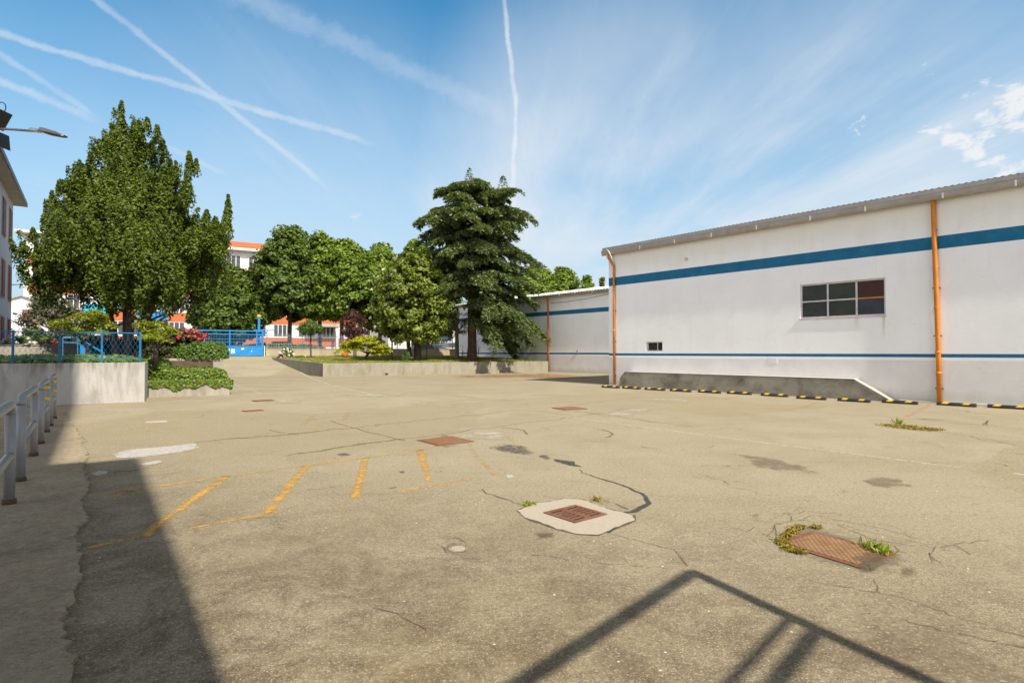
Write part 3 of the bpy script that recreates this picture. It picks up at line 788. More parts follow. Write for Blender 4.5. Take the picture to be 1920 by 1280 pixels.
    patch('dark_patch', M['darkpatch'], [[(900, 838), (940, 830), (985, 834), (1012, 848), (1000, 856), (970, 853), (930, 846)], [(1006, 852), (1022, 852), (1040, 860), (1025, 864), (1010, 861)],
                                         [(625, 853), (640, 848), (658, 850), (663, 855), (640, 856)], [(745, 884), (758, 882), (762, 886), (750, 888)], [(728, 914), (748, 912), (746, 917), (730, 918)]], 0.005)
    patch('brown_patch', M['brownpatch'], [[(1352, 846), (1400, 850), (1470, 862), (1520, 875), (1562, 893), (1540, 897), (1470, 886), (1420, 878), (1390, 862)], [(1605, 900), (1640, 893), (1690, 895), (1705, 905), (1725, 915), (1660, 917), (1625, 912)],
                                           [(1700, 782), (1785, 788), (1720, 787)], [(1840, 796), (1852, 788), (1856, 786), (1846, 799)]], 0.005)
    patch('pale_patch', M['pale'], [[(1095, 782), (1120, 770), (1230, 764), (1240, 768), (1180, 784)], [(1170, 752), (1215, 744), (1310, 746), (1300, 756), (1230, 754)],
                                    [(600, 742), (760, 734), (790, 738), (700, 748)], [(830, 818), (880, 805), (960, 806), (985, 815), (940, 826), (885, 826)], [(480, 756), (520, 748), (600, 744), (560, 758)]], 0.006, 0.3, 0.08)
    patch('needle_litter', M['needles'], [[(828, 703), (900, 701.5), (980, 700), (1030, 699), (1100, 703), (1140, 710), (1080, 712), (990, 708), (900, 709), (820, 709)]], 0.0025, 0.5, 0.12)
    patch('cover_dirt', M['brownpatch'], [[(1440, 1020), (1470, 985), (1510, 974), (1600, 992), (1690, 1022), (1720, 1050), (1690, 1085), (1640, 1092), (1560, 1068), (1480, 1042)],
                                          [(770, 826), (830, 812), (905, 826), (830, 844)], [(820, 1028), (850, 1012), (890, 1026), (858, 1044)]], 0.0048, 0.12, 0.03)
    patch('damp_dirt', M['wet'], [[(1590, 1048), (1625, 1035), (1665, 1040), (1680, 1050), (1640, 1078), (1605, 1070)], [(1690, 1066), (1720, 1062), (1736, 1075), (1715, 1087), (1692, 1080)],
                                  [(1000, 1000), (1045, 998), (1050, 1010), (1010, 1014)]], 0.0165, 0.07, 0.012)
    # tar-filled crack
    mb = MB()
    ribbon(mb, GP([(1040, 861), (1062, 867), (1090, 875)]), [.04, .24, .03], 0.006, rng, 0.03)
    ribbon(mb, GP([(1085, 880), (1112, 894), (1140, 900), (1165, 909), (1190, 920), (1207, 931), (1216, 944), (1210, 953), (1185, 958), (1172, 962), (1188, 974)]),
           [.01, .02, .03, .03, .04, .05, .065, .08, .08, .05, .03], 0.0065, rng, 0.022)
    ribbon(mb, GP([(1138, 998), (1150, 993), (1158, 988)]), [.03, .06, .01], 0.0065, rng, 0.01)
    tag(mb.build('tar_crack', M['tar']), kind='structure')
    # seams and cracks
    mb = MB()
    def wander(pts, amt):
        out = []
        for i in range(len(pts) - 1):
            a = np.array(pts[i], float); b = np.array(pts[i + 1], float)
            k = max(2, int(np.linalg.norm(b - a) / 14))
            for j in range(k):
                out.append(tuple(a + (b - a) * j / k + rng.normal(0, 1, 2) * np.array([amt, amt * 0.35])))
        out.append(tuple(pts[-1])); return out
    cr = [[(1510, 1088), (1600, 1102), (1700, 1122), (1800, 1158), (1925, 1196)], [(1590, 1035), (1640, 1010), (1700, 1022), (1752, 1026), (1790, 1022), (1855, 1014)],
          [(1752, 1026), (1740, 1038), (1765, 1056)], [(1740, 1036), (1748, 1054)], [(1790, 1022), (1820, 1040)], [(1440, 1005), (1452, 985), (1490, 975), (1530, 978), (1575, 984), (1640, 1000), (1750, 1022)],
          [(1452, 985), (1460, 1010), (1475, 1025)], [(1500, 975), (1520, 968), (1570, 974), (1650, 990), (1720, 1010)], [(1570, 984), (1620, 1004), (1700, 1036)], [(1430, 1000), (1450, 1008)],
          [(1640, 1088), (1646, 1110)], [(1700, 1165), (1800, 1190), (1925, 1215)], [(1120, 935), (1180, 955)], [(900, 918), (980, 948), (1020, 960)], [(580, 920), (640, 912)],
          [(820, 1012), (850, 1008), (880, 1020), (870, 1035), (835, 1035), (820, 1020)], [(800, 1045), (840, 1052), (900, 1048)], [(1005, 1040), (1100, 1055), (1250, 1065)], [(1100, 990), (1180, 1010), (1260, 1030), (1290, 1062)],
          [(1590, 787), (1700, 797), (1800, 815), (1925, 838)], [(1200, 835), (1240, 843)], [(1310, 838), (1340, 836)], [(1865, 870), (1890, 874)], [(1330, 788), (1500, 800)],
          [(700, 1140), (740, 1150), (800, 1180)], [(1420, 988), (1400, 996), (1380, 990)], [(1490, 975), (1480, 966), (1512, 958), (1580, 966)]]
    for pts in cr: ribbon(mb, GP(wander(pts, 3.0)), .007 if pts[0][1] > 950 else 0.015, 0.0055, rng, 0.004)
    # long slab joints across the yard
    for pts in [[(365, 829), (430, 822), (510, 818), (600, 808), (720, 796), (900, 776), (1010, 766), (1200, 744)], [(540, 853), (600, 845), (660, 835), (740, 825), (800, 818), (860, 810), (960, 796), (1090, 780), (1180, 766)],
                [(620, 790), (700, 812), (760, 826)], [(500, 806), (560, 815)], [(820, 740), (960, 752)], [(1080, 770), (1220, 790), (1300, 800)]]:
        ribbon(mb, GP(wander(pts, 2.0)), 0.03, 0.0035, rng, 0.006)
    tag(mb.build('ground_cracks', M['seam']), kind='structure')
    mb = MB()
    for pts in [[(430, 822), (520, 817), (600, 808)], [(560, 850), (640, 839), (660, 835), (730, 826), (765, 822)], [(1110, 803), (1140, 806), (1150, 815), (1135, 820)], [(945, 802), (985, 806), (988, 814)],
                [(172, 889), (225, 884), (260, 880)], [(400, 1228), (445, 1218)]]:
        ribbon(mb, GP(wander(pts, 2.0)), 0.05, 0.006, rng, 0.012)
    tag(mb.build('mossy_cracks', M['mossline']), kind='structure')
    mb = MB()
    _o = [(972, 958), (1000, 944), (1030, 941), (1060, 935), (1095, 938), (1125, 950), (1160, 960), (1186, 967), (1188, 976), (1160, 987), (1120, 1003), (1080, 1001), (1045, 992), (1020, 982), (985, 971), (972, 958)]
    ribbon(mb, GP(_o), .045, 0.0062, rng, 0.012)
    tag(mb.build('surround_joint', M['seam']), kind='structure')
    mb = MB()
    sheet(mb, jag(GP([(972, 958), (1000, 944), (1030, 941), (1060, 935), (1095, 938), (1125, 950), (1160, 960), (1186, 967), (1188, 976), (1160, 987), (1120, 1003), (1080, 1001), (1045, 992), (1020, 982), (985, 971)]), 0.05, 0.008, rng), 0.007, True)
    tag(mb.build('cement_surround', M['cement']), kind='structure')
build_surface_details()

# ================================================================== drain covers
def px_frame(c):
    """local frame of a ground quad from four pixel corners (a, b, c, d)"""
    P = [G(*p) for p in c]
    o = sum(P) / 4
    ex = (P[1] - P[0] + P[2] - P[3]) / 2
    ey = (P[3] - P[0] + P[2] - P[1]) / 2
    rz = math.atan2(ex[1], ex[0])
    return o, rz, float(np.linalg.norm(ex)), float(np.linalg.norm(ey))
M['rust_plate'] = mat_rust('rusty_cast_iron', (0.115, 0.048, 0.028), (0.24, 0.10, 0.05))
M['rust_tread'] = mat_rust('rusty_tread_plate', (0.27, 0.145, 0.065), (0.46, 0.265, 0.125), tread=20)
M['rust_tread_fine'] = mat_rust('rusty_mesh_plate', (0.28, 0.125, 0.05), (0.42, 0.205, 0.09), tread=16)
def slotted_grate(label, corners):
    o, rz, w, d = px_frame(corners)
    t = thing('drain_grate', label, 'drain grate', (o[0], o[1], 0.0), rz)
    mb = MB(); z0, z1 = 0.009, 0.017
    b = 0.045; x0, y0 = -w / 2, -d / 2
    mb.box((x0, y0, z0), (-x0, y0 + b, z1)); mb.box((x0, -y0 - b, z0), (-x0, -y0, z1))
    mb.box((x0, y0 + b, z0), (x0 + b, -y0 - b, z1)); mb.box((-x0 - b, y0 + b, z0), (-x0, -y0 - b, z1))
    mb.box((x0 + b, -0.035, z0), (-x0 - b, 0.035, z1))
    n = 6; iw = w - 2 * b; pitch = iw / n
    for k in range(1, n):
        xc = x0 + b + pitch * k
        for (ya, yb) in ((y0 + b, -0.035), (0.035, -y0 - b)):
            mb.box((xc - pitch * 0.24, ya, z0), (xc + pitch * 0.24, yb, z1 - 0.002))
    mb.build('grate', M['rust_plate'], t, bevel=0.0015)
    m2 = MB(); m2.quad((x0 + .01, y0 + .01, 0.0095), (-x0 - .01, y0 + .01, 0.0095), (-x0 - .01, -y0 - .01, 0.0095), (x0 + .01, -y0 - .01, 0.0095))
    m2.build('slot_shade', M['dark'], t)  # flat dark sheet in place of the shade below the slots
    return t
def plate_cover(name, label, cat, corners, mat, zt=0.03, rim=0.05, group=None):
    o, rz, w, d = px_frame(corners)
    t = thing(name, label, cat, (o[0], o[1], 0.0), rz, group)
    mb = MB(); mb.box((-w / 2 + rim, -d / 2 + rim, 0.004), (w / 2 - rim, d / 2 - rim, zt)); mb.build('plate', mat, t, bevel=0.002)
    m2 = MB()
    x, y = w / 2, d / 2
    m2.box((-x, -y, 0.004), (x, -y + rim - .008, zt - .003)); m2.box((-x, y - rim + .008, 0.004), (x, y, zt - .003))
    m2.box((-x, -y + rim - .008, 0.004), (-x + rim - .008, y - rim + .008, zt - .003)); m2.box((x - rim + .008, -y + rim - .008, 0.004), (x, y - rim + .008, zt - .003))
    m2.build('rim', M['rust_plate'], t)
    return t
slotted_grate('rusty slotted drain grate set in a pale cement patch', [(1022, 964), (1082, 983), (1135, 965), (1075, 947)])
plate_cover('manhole_cover', 'large rusty chequered cover with moss and weeds round it', 'manhole cover', [(1476, 1021), (1630, 1074), (1664, 1032), (1503, 994)], M['rust_tread'], 0.014)
plate_cover('drain_cover', 'orange rusty mesh drain cover at the end of the yellow line', 'drain cover', [(790, 826), (828, 838), (882, 826), (838, 818)], M['rust_tread_fine'], 0.014)
plate_cover('drain_cover', 'small flat rusty drain cover in mid yard, far from the yellow hatching', 'drain cover', [(1042, 766), (1068, 770), (1094, 766), (1068, 762)], M['rust_tread_fine'], 0.02)
plate_cover('drain_cover', 'narrow dark drain cover in front of the ivy planter, nearer one', 'drain cover', [(455, 771), (462, 772.5), (493, 769.5), (486, 768)], M['rust_plate'], 0.02, 0.03)
plate_cover('drain_cover', 'thin brown drain cover beside the foot of the ramp, nearer the ivy planter corner', 'drain cover', [(470, 751), (480, 753), (517, 751.5), (508, 749.5)], M['rust_plate'], 0.02, 0.03)
def small_lid():
    p = G(858, 1029)
    t = thing('valve_lid', 'small round grey valve lid flush in the cracked asphalt', 'valve lid', (p[0], p[1], 0))
    mb = MB(); mb.lathe([(0.055, 0.003), (0.055, 0.008), (0.048, 0.010)], n=20); mb.build('lid', M['planter'], t)
    m2 = MB()
    m2.lathe([(0.075, 0.002), (0.075, 0.005), (0.058, 0.006)], n=20); m2.build('collar', M['pave'], t)
small_lid()

# weeds and moss round the covers
def tuft(name, label, cat, pts_px, n, length, mat, spread, lean=0.6, seed=1, kind=None, width=0.012):
    rng = np.random.default_rng(seed)
    P = np.array([G(*p) for p in pts_px])
    o = P.mean(0)
    idx = rng.integers(0, len(P), n)
    cen = P[idx] - o + np.stack([rng.normal(0, spread, n), rng.normal(0, spread, n), np.zeros(n)], 1)
    ax = unit(np.stack([rng.normal(0, lean, n), rng.normal(0, lean, n), np.ones(n)], 1))
    Ls = length * rng.uniform(0.5, 1.2, n)
    cen = cen + ax * (Ls * 0.5)[:, None]
    nr = np.cross(ax, rng.normal(size=(n, 3)))
    ob = leaf_obj(name, mat, cen, nr, Ls, np.full(n, width), None, ax, rng)
    ob.location = (o[0], o[1], 0.012)
    tag(ob, label, cat, kind=kind)
    return ob
tuft('grass_tuft', 'bright green weed tuft at the right end of the rusty chequered cover', 'weed', [(1640, 1032), (1650, 1036), (1655, 1040), (1630, 1028)], 220, 0.07, L['weed'], 0.035, 0.8, 3)
tuft('moss_fringe', 'dry ochre moss fringe round the left end of the chequered cover', 'moss', [(1470, 1022), (1468, 1014), (1476, 1006), (1484, 999), (1492, 993), (1500, 990), (1478, 1030), (1490, 1034), (1502, 1037), (1466, 1018), (1530, 990)], 2600, 0.022, L['moss'], 0.022, 1.2, 4, width=0.016)
tuft('moss_patch', 'ochre moss and weed patch lying in the parking bays near the right pipe', 'moss', [(1670, 799), (1690, 802), (1710, 804), (1730, 806), (1748, 806), (1700, 800)], 1500, 0.035, L['moss'], 0.10, 1.0, 5, width=0.03)
tuft('grass_tuft', 'small green weed at the foot of the sloping white ramp edge', 'weed', [(1677, 748), (1679, 749)], 60, 0.30, L['weed'], 0.06, 0.5, 6, width=0.03)
tuft('grass_tuft', 'tiny green weed sprouting from the ochre moss patch', 'weed', [(1686, 797)], 40, 0.16, L['weed'], 0.05, 0.6, 7, width=0.02)
tuft('grass_tuft', 'yellowish weed at the edge of the cement surround nearest the tar crack', 'weed', [(1118, 938), (1126, 941)], 90, 0.04, L['moss'], 0.03, 1.0, 8, width=0.012)
tuft('grass_tuft', 'low green weed at the upper left edge of the cement surround', 'weed', [(985, 948), (996, 946)], 120, 0.035, L['weed'], 0.03, 1.0, 9, width=0.012)

# ================================================================== WAREHOUSES
WD = np.array([0.648, -0.762]); WD = WD / np.linalg.norm(WD)     # along the facades, towards the camera
W_RZ = math.atan2(WD[1], WD[0])
O1 = G(1142, 721)
O2 = G(1142, 701)
def wall_holes(mb, x0, x1, z0, z1, holes, t):
    """front wall slab from y=0 (front) to y=t with rectangular openings"""
    xs = sorted({x0, x1} | {h[0] for h in holes} | {h[1] for h in holes})
    zs = sorted({z0, z1} | {h[2] for h in holes} | {h[3] for h in holes})
    for i in range(len(xs) - 1):
        for j in range(len(zs) - 1):
            cx, cz = (xs[i] + xs[i + 1]) / 2, (zs[j] + zs[j + 1]) / 2
            if any(h[0] < cx < h[1] and h[2] < cz < h[3] for h in holes): continue
            mb.quad((xs[i], 0, zs[j]), (xs[i + 1], 0, zs[j]), (xs[i + 1], 0, zs[j + 1]), (xs[i], 0, zs[j + 1]))
    for h in holes:
        a, b, c, d = h
        mb.quad((a, 0, c), (a, 0, d), (a, t, d), (a, t, c)); mb.quad((b, 0, d), (b, 0, c), (b, t, c), (b, t, d))
        mb.quad((a, 0, d), (b, 0, d), (b, t, d), (a, t, d)); mb.quad((b, 0, c), (a, 0, c), (a, t, c), (b, t, c))
def corrugated(mb, x0, x1, y0, z0, y1, z1, period=0.17, amp=0.011, th=0.01):
    n = int((x1 - x0) / period * 6)
    base = len(mb.v)
    for i in range(n + 1):
        x = x0 + (x1 - x0) * i / n
        a = 2 * math.pi * (x - x0) / period
        h = amp * max(-0.6, min(1.0, 1.6 * math.sin(a)))
        for dz in (h, h - th):
            mb.v.append((x, y0, z0 + dz)); mb.v.append((x, y1, z1 + dz))
    for i in range(n):
        b = base + i * 4; c = b + 4
        mb.f += [(b, c, c + 1, b + 1), (b + 3, c + 3, c + 2, b + 2), (b, b + 2, c + 2, c)]; mb.mi += [0, 0, 0]

def downpipe(root, mat, x, z_top, z_elbow, lean_top=0.0, r=0.058, yo=-0.068, joints=(), gutter_y=-0.2, elbow=True, band=True):
    mb = MB()
    if elbow:
        pts = [(x + lean_top, gutter_y + 0.04, z_top), (x + lean_top, gutter_y + 0.04, z_top - 0.12), (x, yo, z_elbow), (x, yo, z_elbow - 0.1), (x, yo, 0.04)]
    else:
        pts = [(x + lean_top, yo - 0.03, z_top), (x + lean_top, yo - 0.02, z_top - 0.5), (x + lean_top * 0.6, yo - 0.01, z_top * 0.62), (x + lean_top * 0.2, yo, z_top * 0.3), (x, yo, 0.04)]
    mb.tube(pts, r, 12)
    o = mb.build('downpipe', mat, root, smooth_shade=True)
    if joints:
        for zj in joints:
            m2 = MB()
            xj = x + (lean_top * (zj / z_top) if not elbow else 0)
            m2.tube([(xj, yo, zj), (xj, yo, zj + 0.09)], r * 1.09, 12)
            m2.build('pipe_collar', mat, o, smooth_shade=True)
        for zj in (0.45, 2.1, 3.6, 5.0):
            m2 = MB(); xj = x + (lean_top * (zj / z_top) if not elbow else 0)
            m2.box((xj - r - 0.03, yo - r * 0.2, zj), (xj + r + 0.03, -0.001, zj + 0.03)); m2.build('pipe_bracket', M['steel_dark'], o)
    return o

def near_warehouse():
    t = thing('warehouse', 'large white warehouse on the right with blue bands and orange downpipes', 'warehouse', (O1[0], O1[1], 0), W_RZ)
    H = on_wall(1142, 480, O1, WD)[1]
    LEN = 34.0
    a0, az1 = on_wall(1500, 535, O1, WD); a1, _ = on_wall(1660, 519, O1, WD)
    az0 = on_wall(1502, 598, O1, WD)[1]
    az1 = (az1 + on_wall(1659, 519, O1, WD)[1]) / 2; az0 = (az0 + on_wall(1661, 590, O1, WD)[1]) / 2
    b0, bz1 = on_wall(1211, 641, O1, WD); b1, bz0 = on_wall(1242, 658, O1, WD)
    st = (on_wall(1142, 515, O1, WD)[1] + 0, 0)
    zb_hi = (on_wall(1160, 520, O1, WD)[1] + on_wall(1900, 423, O1, WD)[1]) / 2
    zb_lo = (on_wall(1160, 537, O1, WD)[1] + on_wall(1900, 447, O1, WD)[1]) / 2
    zt_hi, zt_lo = 1.545, 1.435
    stains = [(on_wall(1657, 600, O1, WD)[0] - 0.04, az0 - 1.0, az0, 0.07, 0.55), (on_wall(1604, 600, O1, WD)[0], az0 - 0.6, az0, 0.12, 0.35)]
    mw = mat_facade('warehouse_render', [(zb_lo, zb_hi), (zt_lo, zt_hi)], stains)
    mb = MB()
    wall_holes(mb, 0, LEN, 0, H + 0.1, [(a0, a1, az0, az1), (b0, b1, bz0, bz1)], 0.22)
    D = 26.0
    rise = 0.11 * D / 2
    # gable ends and back
    for xx in (0, LEN):
        mb.quad((xx, 0, 0), (xx, D, 0), (xx, D, H + 0.1), (xx, D / 2, H + 0.1 + rise), (xx, 0, H + 0.1))
    mb.quad((0, D, 0), (LEN, D, 0), (LEN, D, H + 0.1), (0, D, H + 0.1))
    w = mb.build('wall', mw, t)
    # roof: two corrugated slopes
    r = MB(); ze = H + 0.388
    corrugated(r, -0.22, LEN + 0.2, -0.20, ze, D / 2, ze + rise)
    corrugated(r, -0.22, LEN + 0.2, D / 2 + 0.01, ze + rise, D + 0.2, ze)
    ro = r.build('roof', M['roofmetal'], t)
    f = MB(); f.box((-0.22, -0.122, H + 0.05), (LEN + 0.2, 0.02, H + 0.26)); f.box((-0.2, 0.02, H + 0.11), (0.0, D / 2, H + 0.15))
    f.build('fascia', M['soffit'], t)
    v = MB(); v.box((-0.24, -0.20, H + 0.268), (LEN + 0.22, -0.12, H + 0.375)); v.build('roof_edge', M['roofmetal'], t)
    g = MB()
    R0 = 0.11; yc, zc = -0.17 - R0 + 0.10, H + 0.17
    prof = []
    yb = -0.125
    pr = [(yb, H + 0.26), (yb - 0.105, H + 0.26), (yb - 0.11, H + 0.19), (yb - 0.10, H + 0.10), (yb - 0.07, H + 0.035), (yb, H + 0.02)]
    g.extrude_profile(pr, -0.28, LEN + 0.25)
    lip = [(yb - 0.093, H + 0.262), (yb - 0.122, H + 0.262), (yb - 0.122, H + 0.238), (yb - 0.111, H + 0.238)]
    g.extrude_profile(lip, -0.28, LEN + 0.25)
    gu = g.build('gutter', M['gutter'], t)
    # straps
    for px in (1198, 1263, 1332, 1417, 1518, 1622, 1768, 1906):
        s_, _ = on_wall(px, 470, O1 + np.array([-0.76 * 0.3, -0.65 * 0.3, 0]), WD)
        m_ = MB(); m_.box((s_ - 0.022, yb - 0.126, H + 0.03), (s_ + 0.022, yb - 0.1125, H + 0.20)); m_.build('strap', M['strap'], gu)
    s1, _ = on_wall(1153, 600, O1, WD)
    downpipe(t, M['orange'], s1, H + 0.06, H - 0.55, -0.30, joints=(2.6, 4.6), gutter_y=-0.22)
    hm = MB(); hm.tube([(s1 - 0.26, -0.31, H + 0.28), (s1 - 0.10, -0.325, H + 0.16), (s1 - 0.02, -0.25, H - 0.10), (s1 + 0.02, -0.10, H - 0.42)], 0.022, 6)
    hm.build('overflow_pipe', M['strap'], t, smooth_shade=True)
    s2, _ = on_wall(1762, 700, O1, WD)
    downpipe(t, M['orange'], s2, H + 0.02, 0, -0.08, r=0.07, yo=-0.078, joints=(0.9, 1.55, 2.95, 4.2, 5.4), elbow=False)
    # big window: three lights by two
    fr = MB(); fw = 0.055; y0, y1 = 0.05, 0.10
    fr.box((a0, y0, az0), (a1, y1, az0 + fw)); fr.box((a0, y0, az1 - fw), (a1, y1, az1))
    wn = None
    m1 = on_wall(1551, 560, O1, WD)[0]; m2 = on_wall(1605, 560, O1, WD)[0]
    zm = az0 + (az1 - az0) * 0.49
    for x in (a0, m1 - fw / 2, m2 - fw / 2, a1 - fw):
        fr.box((x, y0 - 0.004, az0 + fw), (x + fw, y1 + 0.004, az1 - fw))
    fr.box((a0 + fw, y0, zm - 0.025), (m1 - fw / 2, y1, zm + 0.025)); fr.box((m1 + fw / 2, y0, zm - 0.025), (m2 - fw / 2, y1, zm + 0.025))
    fo = fr.build('window', M['frame'], t)
    xs = [(a0 + fw, m1 - fw / 2), (m1 + fw / 2, m2 - fw / 2), (m2 + fw / 2, a1 - fw)]
    mats = [[M['glass'], M['glass']], [M['glass_green'], M['glass_green']], [M['glass_blue'], M['glass_red']]]
    for i, (xa, xb) in enumerate(xs):
        for j, (za, zb) in enumerate(((az0 + fw, zm - 0.025), (zm + 0.025, az1 - fw))):
            p = MB(); p.quad((xa, 0.075, za), (xb, 0.075, za), (xb, 0.075, zb), (xa, 0.075, zb))
            o = p.build('pane', mats[i][j], fo)
            if i == 2 and j == 1: o['label'] = 'red-brown upper right pane of the warehouse window'
    br = MB(); br.box((m2 + fw / 2, y0, zm - 0.025), (a1 - fw, y1, zm + 0.025)); br.build('glazing_bar', M['frame_rust'], fo)['label'] = 'rusty orange glazing bar'
    si = MB(); si.box((a0 - 0.03, -0.035, az0 - 0.045), (a1 + 0.03, 0.04, az0 - 0.002)); si.build('sill', M['frame'], fo)
    # small low window
    sw = MB(); xm = (b0 + b1) / 2 + 0.08
    f2 = 0.04
    sw.box((b0, 0.14, bz0), (b1, 0.18, bz0 + f2)); sw.box((b0, 0.14, bz1 - f2), (b1, 0.18, bz1))
    for x in (b0, xm, b1 - f2): sw.box((x, 0.136, bz0 + f2), (x + f2, 0.184, bz1 - f2))
    so = sw.build('window', M['frame'], t)
    p = MB(); p.quad((b0 + f2, 0.16, bz0 + f2), (xm, 0.16, bz0 + f2), (xm, 0.16, bz1 - f2), (b0 + f2, 0.16, bz1 - f2)); p.build('pane', M['glass'], so)
    p = MB(); p.quad((xm + f2, 0.165, bz0 + f2), (b1 - f2, 0.165, bz0 + f2), (b1 - f2, 0.165, bz1 - f2), (xm + f2, 0.165, bz1 - f2)); p.build('pane', M['dark'], so)
    # lamp stub high on the wall, and a patched vent below the thin band
    c, cz = on_wall(1288, 485, O1, WD)
    e = MB(); e.tube([(c, 0.0, cz), (c, -0.12, cz)], 0.06, 12); e.tube([(c, -0.12, cz), (c, -0.16, cz)], 0.045, 12)
    e.build('wall_vent', M['strap'], t)
    v0, vz = on_wall(1440, 671, O1, WD); v1, vz2 = on_wall(1457, 681, O1, WD)
    e = MB(); e.box((v0, -0.012, vz2), (v1, 0.0, vz)); e.build('vent_plate', M['house'], t)
    return t, H
near_w, H1 = near_warehouse()

def far_warehouse():
    t = thing('warehouse', 'lower white warehouse set back behind the cedar, with white roof and blue bands', 'warehouse', (O2[0], O2[1], 0), W_RZ)
    s_left = on_wall(860, 640, O2, WD)[0]
    H = on_wall(1142, 545, O2, WD)[1]
    zb_hi = on_wall(1142, 575, O2, WD)[1]; zb_lo = on_wall(1142, 583.5, O2, WD)[1]
    mw = mat_facade('far_warehouse_render', [(zb_lo, zb_hi), (1.42, 1.56)], None)
    D = 22.0; LEN = 12.0; rise = 1.30
    mb = MB()
    wall_holes(mb, s_left, LEN, 0, H, [], 0.2)
    for xx in (s_left, LEN):
        mb.quad((xx, 0, 0), (xx, D, 0), (xx, D, H), (xx, 8, H + rise), (xx, 0, H))
    mb.quad((s_left, D, 0), (LEN, D, 0), (LEN, D, H), (s_left, D, H))
    mb.build('wall', mw, t)
    r = MB(); ze = H + 0.22
    corrugated(r, s_left - 0.2, LEN + 0.2, -0.32, ze - 0.07, 8, ze + rise, 0.28, 0.03)
    corrugated(r, s_left - 0.2, LEN + 0.2, 8.01, ze + rise, D + 0.3, ze, 0.28, 0.03)
    r.build('roof', M['roofwhite'], t)
    f = MB(); f.box((s_left - 0.2, -0.20, H - 0.02), (LEN + 0.2, 0.02, H + 0.10)); f.build('fascia', M['soffit'], t)
    g = MB(); yb = -0.202
    g.extrude_profile([(yb, H + 0.12), (yb - 0.12, H + 0.12), (yb - 0.11, H + 0.02), (yb - 0.07, H - 0.04), (yb, H - 0.05)], s_left - 0.25, LEN + 0.2)
    gu = g.build('gutter', M['gutter'], t)
    for px in (1054, 1083, 1116):
        s_, _ = on_wall(px, 548, O2, WD)
        m_ = MB(); m_.box((s_ - 0.03, yb - 0.14, H - 0.02), (s_ + 0.03, yb - 0.121, H + 0.12)); m_.build('strap', M['strap'], gu)
    s1, _ = on_wall(1029, 620, O2, WD)
    downpipe(t, M['orange2'], s1, H - 0.02, H - 0.5, 0.0, r=0.075, yo=-0.085, joints=(1.5, 3.5), gutter_y=-0.24)
    c, cz = on_wall(1083, 659, O2, WD)
    e = MB(); e.box((c - 0.06, -0.06, cz - 0.13), (c + 0.06, 0.0, cz + 0.13)); e.build('meter_box', M['lamp_grey'], t, bevel=0.01)
    # cable along the wall below the eave
    e = MB(); q = [on_wall(px, py, O2, WD) for px, py in ((1032, 568), (1060, 566), (1100, 560), (1142, 551))]
    e.tube([(a, -0.02, b) for a, b in q], 0.014, 5); e.build('wall_cable', M['steel_dark'], t)
    return t
far_warehouse()

# loading ramp / plinth in front of the near warehouse
def loading_ramp():
    t = thing('loading_ramp', 'mouldy grey concrete ramp with white edge along the warehouse foot', 'ramp', (O1[0], O1[1], 0), W_RZ)
    s0 = on_wall(1152, 700, O1, WD)[0]
    dep = 0.55
    O1f = O1[:2] - dep * np.array([-WD[1], WD[0]]) * 1.0
    O1f = np.array([O1[0] - 0.762 * dep, O1[1] - 0.648 * dep, 0])
    sA, zA = on_wall(1160, 694, O1f, WD)
    sB, zB = on_wall(1603, 702, O1f, WD)
    sC = on_wall(1672, 752, O1f, WD)[0]
    zt = 0.66
    prof = [(sA, 0.0), (sC, 0.0), (sB, zt), (sA + 0.35, zt + 0.02), (sA + 0.08, zt * 0.62)]
    b = MB(); n = len(prof)
    fr = [(x, -dep, z) for x, z in prof]; bk = [(x, -0.01, z) for x, z in prof]
    b.quad(*fr); b.quad(*reversed(bk))
    for i in range(n):
        j = (i + 1) % n
        b.quad(fr[j], fr[i], bk[i], bk[j])
    b.build('body', M['ramp'], t, bevel=0.012)
    e = MB()
    w = 0.03
    dx, dz = sC - sB, -zt
    ln = math.hypot(dx, dz); nx, nz = zt / ln, dx / ln
    e.quad((sB - 0.02, -dep - 0.02, zt + 0.003), (sC, -dep - 0.02, 0.014), (sC, -0.02, 0.014), (sB - 0.02, -0.02, zt + 0.003))
    e2 = [(sB - 0.02, zt + 0.004), (sC + 0.02, 0.004), (sC + 0.02 + nx * 0.035, 0.004 + nz * 0.02), (sB - 0.02 + nx * 0.035, zt + nz * 0.04)]
    a = [(x, -dep - 0.015, z) for x, z in e2]; c = [(x, -dep + 0.16, z) for x, z in e2]
    e = MB(); e.quad(*a); e.quad(*reversed(c))
    for i in range(4):
        j = (i + 1) % 4; e.quad(a[j], a[i], c[i], c[j])
    e.build('edge', M['rampedge'], t)
    e = MB(); e.box((sA + 0.36, -dep - 0.008, zt + 0.0225), (sB - 0.03, -0.014, zt + 0.045)); e.build('pale_top_cap', M['rampedge'], t)  # pale cap, the ramp top's lit edge put into its colour
    k = MB(); k.box((sC + 0.08, -0.13, 0.0), (32, -0.004, 0.05)); k.build('kerb', M['rampedge'], t, bevel=0.006)
    return t
loading_ramp()

